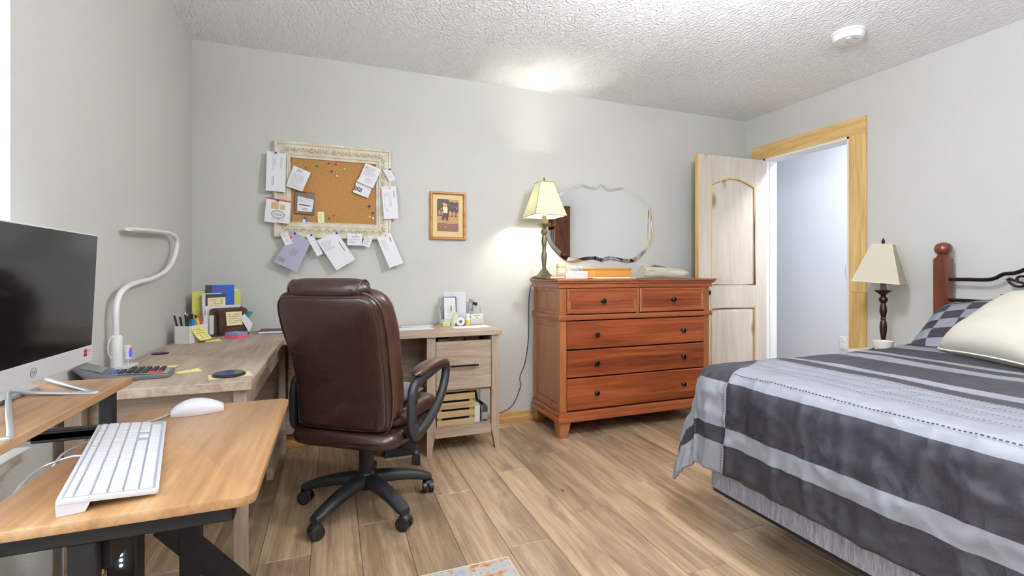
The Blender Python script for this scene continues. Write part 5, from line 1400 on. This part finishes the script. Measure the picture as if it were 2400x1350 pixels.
make('partition', MB().box(.866, .869, 3.093, 3.197, D+.003, D+.09).box(.671, .866, 3.145, 3.148, D+.003, D+.08), 'clear_acrylic', OR)
mat('frame_navy', '#3b4560', .35); mat('screen_pale', '#dfe0dc', .35)
rot = Matrix.Rotation(math.radians(-10), 3, 'X'); pv = (.74, 3.10, D+.004)
t = thing('tablet', 'tablet with pale screen and navy rim standing in the organizer', 'tablet', (.735, 3.12, D+.004))
R8 = lambda b: b
tb_ = MB().rbox(.690, .782, 3.112, 3.120, D+.004, D+.195, .006, axis='Y', bev=.001)
sbm = MB().box(.697, .775, 3.1105, 3.1135, D+.012, D+.188)
for bb in (tb_, sbm): bmesh.ops.rotate(bb.bm, verts=bb.bm.verts, cent=pv, matrix=Matrix.Rotation(math.radians(-7), 3, 'X'))
make('body', tb_, 'frame_navy', t); make('screen', sbm, 'screen_pale', t)
tx = MB()
for k in range(5): tx.box(.732, .744, 3.0975, 3.0985, D+.098+.008*k, D+.1025+.008*k)
make('screen_text', tx, 'ink', t, smooth=0)
mat('paper_bag', '#dcdce4', .7)
for i, (x0, x1, y, h, r, lb) in enumerate(((.700, .845, 3.166, .222, .02, 'tall white paper sleeve standing in the organizer behind the tablet'), (.770, .860, 3.158, .216, -.03, 'crumpled white paper packet standing right of the tablet'), (.695, .80, 3.178, .212, 0, 'white folded sheet rearmost in the organizer'))):
    tag(make('paper_sleeve', MB().box(x0, x1, y, y+.006, D+.004, D+h, bev=.001, rot=Matrix.Rotation(r, 3, 'Y'), piv=((x0+x1)/2, y, D+.004)), 'paper_bag', origin=((x0+x1)/2, y, D+.004)), lb, 'paper')
# silver puncher / stapler, binder clip, tape, glue, labels
mat('silver', '#b9bcc2', .25, .8)
t = thing('staple_remover', 'silver metal hand tool standing in the organizer', 'tool', (.885, 3.165, D+.004))
make('handle', MB().prism([(.872, 3.155, D+.06), (.910, 3.155, D+.06), (.902, 3.155, D+.15), (.884, 3.155, D+.155)], [(.872, 3.172, D+.06), (.910, 3.172, D+.06), (.902, 3.172, D+.15), (.884, 3.172, D+.155)], bev=.002), 'silver', t)
make('head', MB().rbox(.880, .905, 3.152, 3.174, D+.148, D+.172, .008, axis='Y'), 'silver', t)
make('jaw', MB().box(.874, .908, 3.156, 3.170, D+.004, D+.062), 'pewter', t)
t = thing('binder_clip', 'black binder clip gripping the organizer back wall', 'clip', (.935, 3.198, D+.14))
make('body', MB().box(.915, .948, 3.188, 3.206, D+.128, D+.148, bev=.002, rot=Matrix.Rotation(.35, 3, 'Y'), piv=(.93, 3.197, D+.138)), 'pen_black', t)
make('wire_arm', MB().tube([(.926, 3.19, D+.146), (.930, 3.188, D+.168), (.944, 3.188, D+.164), (.944, 3.19, D+.142)], .0012, n=6), 'silver', t)
mat('tape_white', '#ededea', .3); mat('tape_core', '#8c9299', .5); mat('label_yellow', '#d9c24a', .5); mat('tape_green', '#cfd98a', .5); mat('label_cream', '#cfcdb2', .5)
t = thing('tape_roll', 'white tape roll standing on edge at the organizer front', 'tape', (.795, 3.075, D))
tr_ = MB(); ring = []
for kk in range(28):
    a = 2*PI*kk/28; ring.append([( .795+r*math.cos(a), y, D+.029+r*math.sin(a)) for r, y in ((.028, 3.068), (.028, 3.086), (.012, 3.086), (.012, 3.068))])
tr_.loft(ring+[ring[0]], cap=False); make('tape', tr_, 'tape_white', t)
ring = [[(.795+r*math.cos(2*PI*kk/28), y, D+.029+r*math.sin(2*PI*kk/28)) for r, y in ((.012, 3.067), (.012, 3.087), (.009, 3.087), (.009, 3.067))] for kk in range(28)]
make('core', MB().loft(ring+[ring[0]], cap=False), 'tape_core', t)
t = thing('glue_bottle', 'small white bottle with a yellow label beside the tape roll', 'bottle', (.847, 3.077, D))
make('bottle', MB().lathe([(.015, 0), (.017, .003), (.017, .046), (.010, .052), (.010, .056)], (.847, 3.075, D), 20), 'white_plastic', t)
make('cap', MB().lathe([(.012, .056), (.012, .072), (.009, .080), (.001, .080)], (.847, 3.075, D), 20), 'white_plastic', t)
make('label', MB().lathe([(.0172, .008), (.0174, .009), (.0174, .038), (.0172, .039)], (.847, 3.075, D), 20), 'label_yellow', t)
t = thing('index_cards', 'white card box with a colourful print at the right of the organizer', 'card box', (.915, 3.11, D+.004))
make('stack', MB().box(.875, .958, 3.100, 3.140, D+.004, D+.072, bev=.001), 'box_white', t)
make('print', MB().prism([(.905, 3.0995, D+.045), (.918, 3.0995, D+.058), (.938, 3.0995, D+.03), (.925, 3.0995, D+.018)], [(.905, 3.0992, D+.045), (.918, 3.0992, D+.058), (.938, 3.0992, D+.03), (.925, 3.0992, D+.018)]), 'photo_tan', t)
make('edge_print', MB().box(.890, .940, 3.0992, 3.0998, D+.062, D+.066), 'frame_navy', t)
tag(make('tape_dispenser', MB().rbox(.676, .726, 3.066, 3.086, D, D+.028, .006, axis='Y', bev=.002), 'tape_green', origin=(.70, 3.076, D)), 'pale green tape dispenser at the left front of the organizer', 'dispenser')
tag(make('correction_pen', MB().prism([(.730, 3.060, D+.001), (.752, 3.060, D+.001), (.782, 3.060, D+.078), (.766, 3.060, D+.092), (.752, 3.060, D+.088)], [(.730, 3.066, D+.001), (.752, 3.066, D+.001), (.782, 3.066, D+.078), (.766, 3.066, D+.092), (.752, 3.066, D+.088)], bev=.001), 'label_cream', origin=(.745, 3.063, D)), 'cream paper tag leaning against the organizer front', 'tag')
mat('eraser', '#b97a62', .7)
tag(make('eraser', MB().box(.632, .668, 3.07, 3.088, D, D+.011, bev=.003, seg=2), 'eraser', origin=(.65, 3.08, D)), 'small brown pink eraser left of the organizer', 'eraser')
flatnote('paper_sheet', 'white sheet of paper lying before the organizer', .845, 2.99, D, .235, .02, 'paper_white', .002, 'paper', sy=.12)
flatnote('paper_sheet', 'white printed sheet lying behind the chair backrest', .46, 3.02, D, .27, .03, 'paper_white', .002, 'paper', sy=.15)
flatnote('paper_sheet', 'white envelope lying at the back of the desk', .52, 3.13, D+.0025, .20, -.05, 'paper_white', .002, 'paper', sy=.09)

# ------------------------------------------------------------------ under the desk
wood('crate_pine', ('#a58a63', '#bfa578', '#d0ba90'), 'X', scale=1.2, rough=.6, stretch=10, knots=(5.0, .05, '#8a5a34'))
CR = thing('wooden_crate', 'slatted pine crate on the low desk shelf', 'crate', (.70, 2.98, .152))
cx0, cx1, cy0, cy1, cz = .588, .826, 2.835, 3.12, .152
sl = [(.152, .188), (.203, .240), (.255, .292), (.307, .346)]
for z0, z1 in sl:
    make('slat', MB().box(cx0, cx1, cy0, cy0+.010, z0, z1, bev=.001), 'crate_pine', CR)
    make('slat', MB().box(cx0, cx1, cy1-.010, cy1, z0, z1, bev=.001), 'crate_pine', CR)
    make('slat', MB().box(cx0, cx0+.010, cy0+.010, cy1-.010, z0, z1, bev=.001), 'crate_pine', CR)
    make('slat', MB().box(cx1-.010, cx1, cy0+.010, cy1-.010, z0, z1, bev=.001), 'crate_pine', CR)
for x in (cx0+.010, cx1-.032):
    for y in (cy0+.010, cy1-.032): make('corner_post', MB().box(x, x+.022, y, y+.022, cz, .346), 'crate_pine', CR)
make('bottom', MB().box(cx0+.010, cx1-.010, cy0+.010, cy1-.010, cz, cz+.008), 'crate_pine', CR)
mat('carton_dark', '#3b3a40', .6); mat('carton_grey', '#9a9aa2', .6)
tag(make('carton', MB().box(.60, .81, 2.87, 3.08, .162, .325, bev=.002), 'carton_dark', origin=(.70, 2.97, .16)), 'dark box filling the slatted crate', 'box')
t = thing('carton', 'white box standing on the shelf right of the crate', 'box', (.848, 2.90, .152))
make('body', MB().box(.830, .866, 2.86, 3.00, .152, .262, bev=.001), 'box_white', t)
make('flap_line', MB().box(.8305, .8655, 2.8595, 2.861, .255, .258), 'carton_dark', t)
t = thing('carton', 'slim black printed box beside the white box', 'box', (.888, 2.87, .152))
make('body', MB().box(.872, .908, 2.835, 2.93, .152, .255, bev=.001), 'carton_grey', t)
make('dark_top', MB().prism([(.8715, 2.8345, .215), (.9085, 2.8345, .215), (.9085, 2.8345, .245), (.880, 2.8345, .275)], [(.8715, 2.9305, .215), (.9085, 2.9305, .215), (.9085, 2.9305, .245), (.880, 2.9305, .275)]), 'carton_dark', t)
make('print', MB().box(.876, .904, 2.834, 2.836, .16, .172), 'ink_dark', t)
t = thing('power_adapter', 'dark bundle of cables behind the boxes on the desk shelf', 'cables', (.85, 3.02, .152))
make('bundle', MB().tube([(.85, 3.04, .155), (.853, 3.03, .25), (.858, 3.02, .31), (.872, 3.01, .32), (.885, 3.00, .27), (.893, 2.99, .20), (.90, 2.985, .156)], .009, n=8, sub=4), 'black_plastic', t)
mat('bin_black', '#242427', .5)
t = thing('waste_bin', 'black waste bin under the desk behind the chair', 'bin', (.375, 2.93, 0))
bn = MB()
def rr4(h, w_, z): return [(.375+a*h, 2.93+b_*w_, z) for a, b_ in ((1, 1), (-1, 1), (-1, -1), (1, -1))]
bn.loft([rr4(.085, .075, 0), rr4(.11, .095, .30), rr4(.105, .09, .30), rr4(.08, .07, .008)])
make('bucket', bn, 'bin_black', t); make('rim', MB().tube(rr4(.111, .096, .30), .005, n=8, closed=True), 'bin_black', t)

# ------------------------------------------------------------------ things on the standing desk
mat('pc_white', '#d3d4d9', .35); mat('key_bed_grey', '#9fa2ab', .5); mat('screen_black', '#121214', .12); mat('logo_grey', '#8c9096', .3, .6); mat('chin_line', '#d2d3d8', .4)
MO = thing('computer', 'white all-in-one computer with a black screen on the standing desk', 'computer', (-.60, 1.315, .846))
MO.rotation_euler = (0, math.radians(2.6), 0)
yl, yr, zh = -.275, .262, .335
make('housing', MB().rbox(-.036, -.002, yl, yr, 0, zh, .006, axis='X', bev=.002), 'pc_white', MO, w=False)
make('screen', MB().box(-.003, .0006, yl+.004, yr-.004, .044, zh-.004), 'screen_black', MO, w=False)
ch_ = make('speaker_chin', MB().box(-.003, .0016, yl, yr, 0, .0435, bev=.0006), 'pc_white', MO, w=False)
ln = MB()
for k in range(13): ln.box(.0014, .0021, yl+.004, yr-.07, .003+.0031*k, .0041+.0031*k)
make('grille_line', ln, 'chin_line', ch_, w=False)
lg = MB(); lg.tube([(.0022, -.005+.0105*math.cos(2*PI*q/28), .0205+.0105*math.sin(2*PI*q/28)) for q in range(28)], .0006, n=5, closed=True)
text_mesh(lg, 'hp', .0145, Matrix.Translation((.0026, -.005, .0215)) @ Matrix.Rotation(PI/2, 4, 'Z') @ Matrix.Rotation(PI/2, 4, 'X') @ Matrix.Shear('XY', 3, (.25, 0)).to_4x4() if False else Matrix.Translation((.0026, -.005, .0215)) @ Matrix.Rotation(PI/2, 4, 'Z') @ Matrix.Rotation(PI/2, 4, 'X'))
make('logo', lg, 'logo_grey', ch_, w=False, smooth=0)
make('red_sticker', MB().box(.0012, .0022, .216, .232, .019, .037), 'ink_red', ch_, w=False)
make('sticker_strip', MB().box(.0022, .0025, .216, .232, .019, .023).box(.0022, .0025, .219, .229, .029, .031), 'ink_dark', ch_, w=False)
make('small_print', MB().box(.0014, .0022, .238, .250, .033, .0345).box(.0014, .0022, .236, .252, .0275, .0285).box(.0014, .0022, .238, .250, .022, .023), 'logo_grey', ch_, w=False)
mat('stand_silver', '#b4b5b9', .32, .35)
st_ = make('stand', MB().tube([(-.055, .18, -.030), (.02, .10, -.030), (.098, .018, -.030), (.106, .010, -.030), (.098, .006, -.030), (-.02, .03, -.030), (-.045, .035, -.030), (-.048, .02, -.030), (.02, -.12, -.030), (.105, -.29, -.030), (.110, -.312, -.030), (.098, -.316, -.030), (-.07, -.33, -.030)], .005, n=10, sub=4), 'stand_silver', MO, w=False, smooth=180)
make('neck', MB().tube([(-.034, .0, .12), (-.075, .0, .05), (-.088, .0, -.015), (-.075, .0, -.031)], .030, n=12, sub=4, flat=(.25, 1.6)), 'stand_silver', MO, w=False, smooth=180)
make('rear_foot', MB().rbox(-.13, -.03, -.11, .11, -.036, -.029, .02), 'stand_silver', MO, w=False)

def wl(parent, pts):
    R = Matrix.Rotation(-parent.rotation_euler.z, 3, 'Z')
    return [R @ (Vector(p)-parent.location) for p in pts]
# keyboard: raised at the back, single keys
KB = thing('keyboard', 'white wired keyboard on the lower board of the standing desk', 'keyboard', (-.372, 1.105, .7205), math.radians(104))
kt = math.radians(6.5); kl, kd = .425, .122
RK = Matrix.Rotation(kt, 4, 'X')
def ktop(z): return RK @ Vector(z)
kb_ = MB().rbox(-kl/2, kl/2, -kd/2, kd/2, .0045, .0125, .004, seg=3, bev=.001)
bmesh.ops.transform(kb_.bm, verts=kb_.bm.verts, matrix=Matrix.Translation((0, 0, .0065)) @ RK); make('body', kb_, 'pc_white', KB, w=False)
for sx in (-1, 1):
    x0, x1 = sorted((sx*kl/2*.995, sx*(kl/2-.05)))
    make('rear_foot', MB().prism([(x0, kd/2-.034, 0), (x1, kd/2-.034, 0), (x1, kd/2-.002, 0), (x0, kd/2-.002, 0)], [(x0, kd/2-.040, .0135), (x1, kd/2-.040, .0135), (x1, kd/2-.001, .0178), (x0, kd/2-.001, .0178)]), 'pc_white', KB, w=False)
make('front_foot', MB().box(-kl/2+.02, kl/2-.02, -kd/2+.004, -kd/2+.012, 0, .006), 'pc_white', KB, w=False)
kbd = MB().box(-kl/2+.004, kl/2-.004, -kd/2+.005, kd/2-.005, .0125, .0129)
bmesh.ops.transform(kbd.bm, verts=kbd.bm.verts, matrix=Matrix.Translation((0, 0, .0065)) @ RK); make('key_well', kbd, 'key_bed_grey', KB, w=False)
kc = {}
mat('key_white', '#d5d6da', .4)
def key(x, y, w_, d_):
    ky = (round(w_, 4), round(d_, 4))
    if ky not in kc:
        o = make('key', MB().prism([(-w_/2, -d_/2, 0), (w_/2, -d_/2, 0), (w_/2, d_/2, 0), (-w_/2, d_/2, 0)], [(-w_/2+.001, -d_/2+.001, .0028), (w_/2-.001, -d_/2+.001, .0028), (w_/2-.001, d_/2-.001, .0028), (-w_/2+.001, d_/2-.001, .0028)]), 'key_white', KB, w=False, smooth=0); kc[ky] = o.data
    else:
        o = bpy.data.objects.new('key', kc[ky]); C.objects.link(o); o.parent = KB
    v = RK @ Vector((x, y, .0130)); o.location = (v.x, v.y, v.z+.0065); o.rotation_euler = (kt, 0, 0)
U1 = .0183; g = .0022
def krow(y, d_, spec):
    x = -kl/2+.006
    for w_ in spec:
        if w_ > 0: key(x+w_*U1/2, y, w_*U1-g, d_-g)
        x += abs(w_)*U1
R_ = kd-.014; rowd = R_/5.6
yy = -kd/2+.007+rowd/2
krow(yy, rowd, [1.25, 1, 1, 1, 5.25, 1, 1, 1, 1, -.25, 1, 1, 1, -.25, 2, 1, 1]); yy += rowd
krow(yy, rowd, [2.25]+[1]*10+[2.25, -.5, -1, 1, -1, -.25, 1, 1, 1, 1]); yy += rowd
krow(yy, rowd, [1.75]+[1]*11+[2.25, -.25, 1, 1, 1, -.25, 1, 1, 1, 1]); yy += rowd
krow(yy, rowd, [1.5]+[1]*12+[1.5, -.25, 1, 1, 1, -.25, 1, 1, 1, 1]); yy += rowd
krow(yy, rowd, [1]*13+[2, -.25, 1, 1, 1, -.25, 1, 1, 1, 1]); yy += rowd*.8
krow(yy, rowd*.6, [1]*14+[1, -.25, 1, 1, 1, -.25, 1, 1, 1, 1])
make('cable', MB().tube(wl(KB, [(-.434, 1.109, .739), (-.455, 1.122, .736), (-.482, 1.130, .727), (-.497, 1.108, .724), (-.500, 1.06, .715), (-.502, 1.02, .68), (-.51, 1.0, .62)]), .0022, n=7, sub=4), 'stand_silver', KB, w=False)
# mouse
MS = thing('mouse', 'white wired computer mouse beside the keyboard', 'mouse', (-.324, 1.432, .7205), math.radians(12))
rings = []
for k in range(15):
    q = k/14; x = -.057+.114*q; w_ = .031*math.sin(PI*min(.97, max(.03, .08+q*.84)))**.45; h = .033*max(.12, math.sin(PI*(.06+.86*q**.85)))**.8
    rings.append([(x, w_*math.cos(PI*m/12), .004+h*math.sin(PI*m/12)**.7) for m in range(13)]+[(x, -w_*.94, .0), (x, w_*.94, 0)])
make('shell', MB().loft(rings), 'pc_white', MS, w=False, smooth=60)
make('skirt', MB().loft([[(p[0]*.985, p[1]*.97, .0+.006*j) for p in [(r[0][0], r[0][1]) for r in rings]+[(r[12][0], r[12][1]) for r in rings[::-1]]] for j in (0, 1)]), 'chin_line', MS, w=False)
make('wheel', MB().cyl((-.036, -.004, .024), (-.036, .004, .024), .008, n=16), 'logo_grey', MS, w=False)
make('cable', MB().tube(wl(MS, [(-.378, 1.42, .727), (-.40, 1.385, .7235), (-.43, 1.355, .7235), (-.468, 1.29, .7235), (-.486, 1.235, .7235), (-.496, 1.18, .722), (-.502, 1.15, .69), (-.51, 1.14, .62)]), .002, n=7, sub=4), 'stand_silver', MS, w=False)
# surge tower with white LEDs
emis('led_white', '#dff0ff', 40)
t = thing('power_tower', 'black power tower with a column of white LEDs under the desk', 'power strip', (-.566, 1.70, 0))
make('body', MB().rbox(-.603, -.530, 1.672, 1.745, 0, .335, .012, bev=.003), 'black_plastic', t)
make('front_panel', MB().box(-.595, -.538, 1.669, 1.673, .02, .325), 'glass_black', t)
for k in range(5): make('led', MB().sphere((-.566, 1.668, .304-.0155*k), .0036, 10, 6), 'led_white', t)

# ------------------------------------------------------------------ rug
m_r, Nr, Lr, p_r = nmat('rug_pile')
tc = Nr.new('ShaderNodeTexCoord'); 
def rn_(sc, det):
    q = Nr.new('ShaderNodeTexNoise'); q.inputs['Scale'].default_value = sc; q.inputs['Detail'].default_value = det; q.inputs['Roughness'].default_value = .7; Lr.new(tc.outputs['Object'], q.inputs[0]); return q
a = rn_(11, 8); rp = Nr.new('ShaderNodeValToRGB'); e = rp.color_ramp.elements
e[0].position = .30; e[0].color = lin('#6f8fb5'); e[1].position = .72; e[1].color = lin('#8f8aa8')
for pos, c in ((.40, '#a3adbd'), (.48, '#bdb9b7'), (.55, '#b8916c'), (.60, '#a86637'), (.65, '#b8b2b6')):
    q = e.new(pos); q.color = lin(c)
Lr.new(a.outputs['Fac'], rp.inputs['Fac']); Lr.new(rp.outputs['Color'], p_r.inputs['Base Color']); p_r.inputs['Roughness'].default_value = .95
bn_ = rn_(400, 2); bpn = Nr.new('ShaderNodeBump'); bpn.inputs['Strength'].default_value = .5; bpn.inputs['Distance'].default_value = .003
Lr.new(bn_.outputs['Fac'], bpn.inputs['Height']); Lr.new(bpn.outputs['Normal'], p_r.inputs['Normal'])
mat('rug_edge', '#d8d2c4', .9)
t = thing('rug', 'faded multicolour area rug on the plank floor', 'rug', (.27, .75, 0))
make('pile', MB().box(-.09, .620, -.10, 1.688, 0, .007, bev=.002), 'rug_pile', t)
make('binding', MB().box(.618, .624, -.10, 1.690, 0, .008, bev=.002).box(-.09, .624, 1.686, 1.691, 0, .008, bev=.002), 'rug_edge', t)
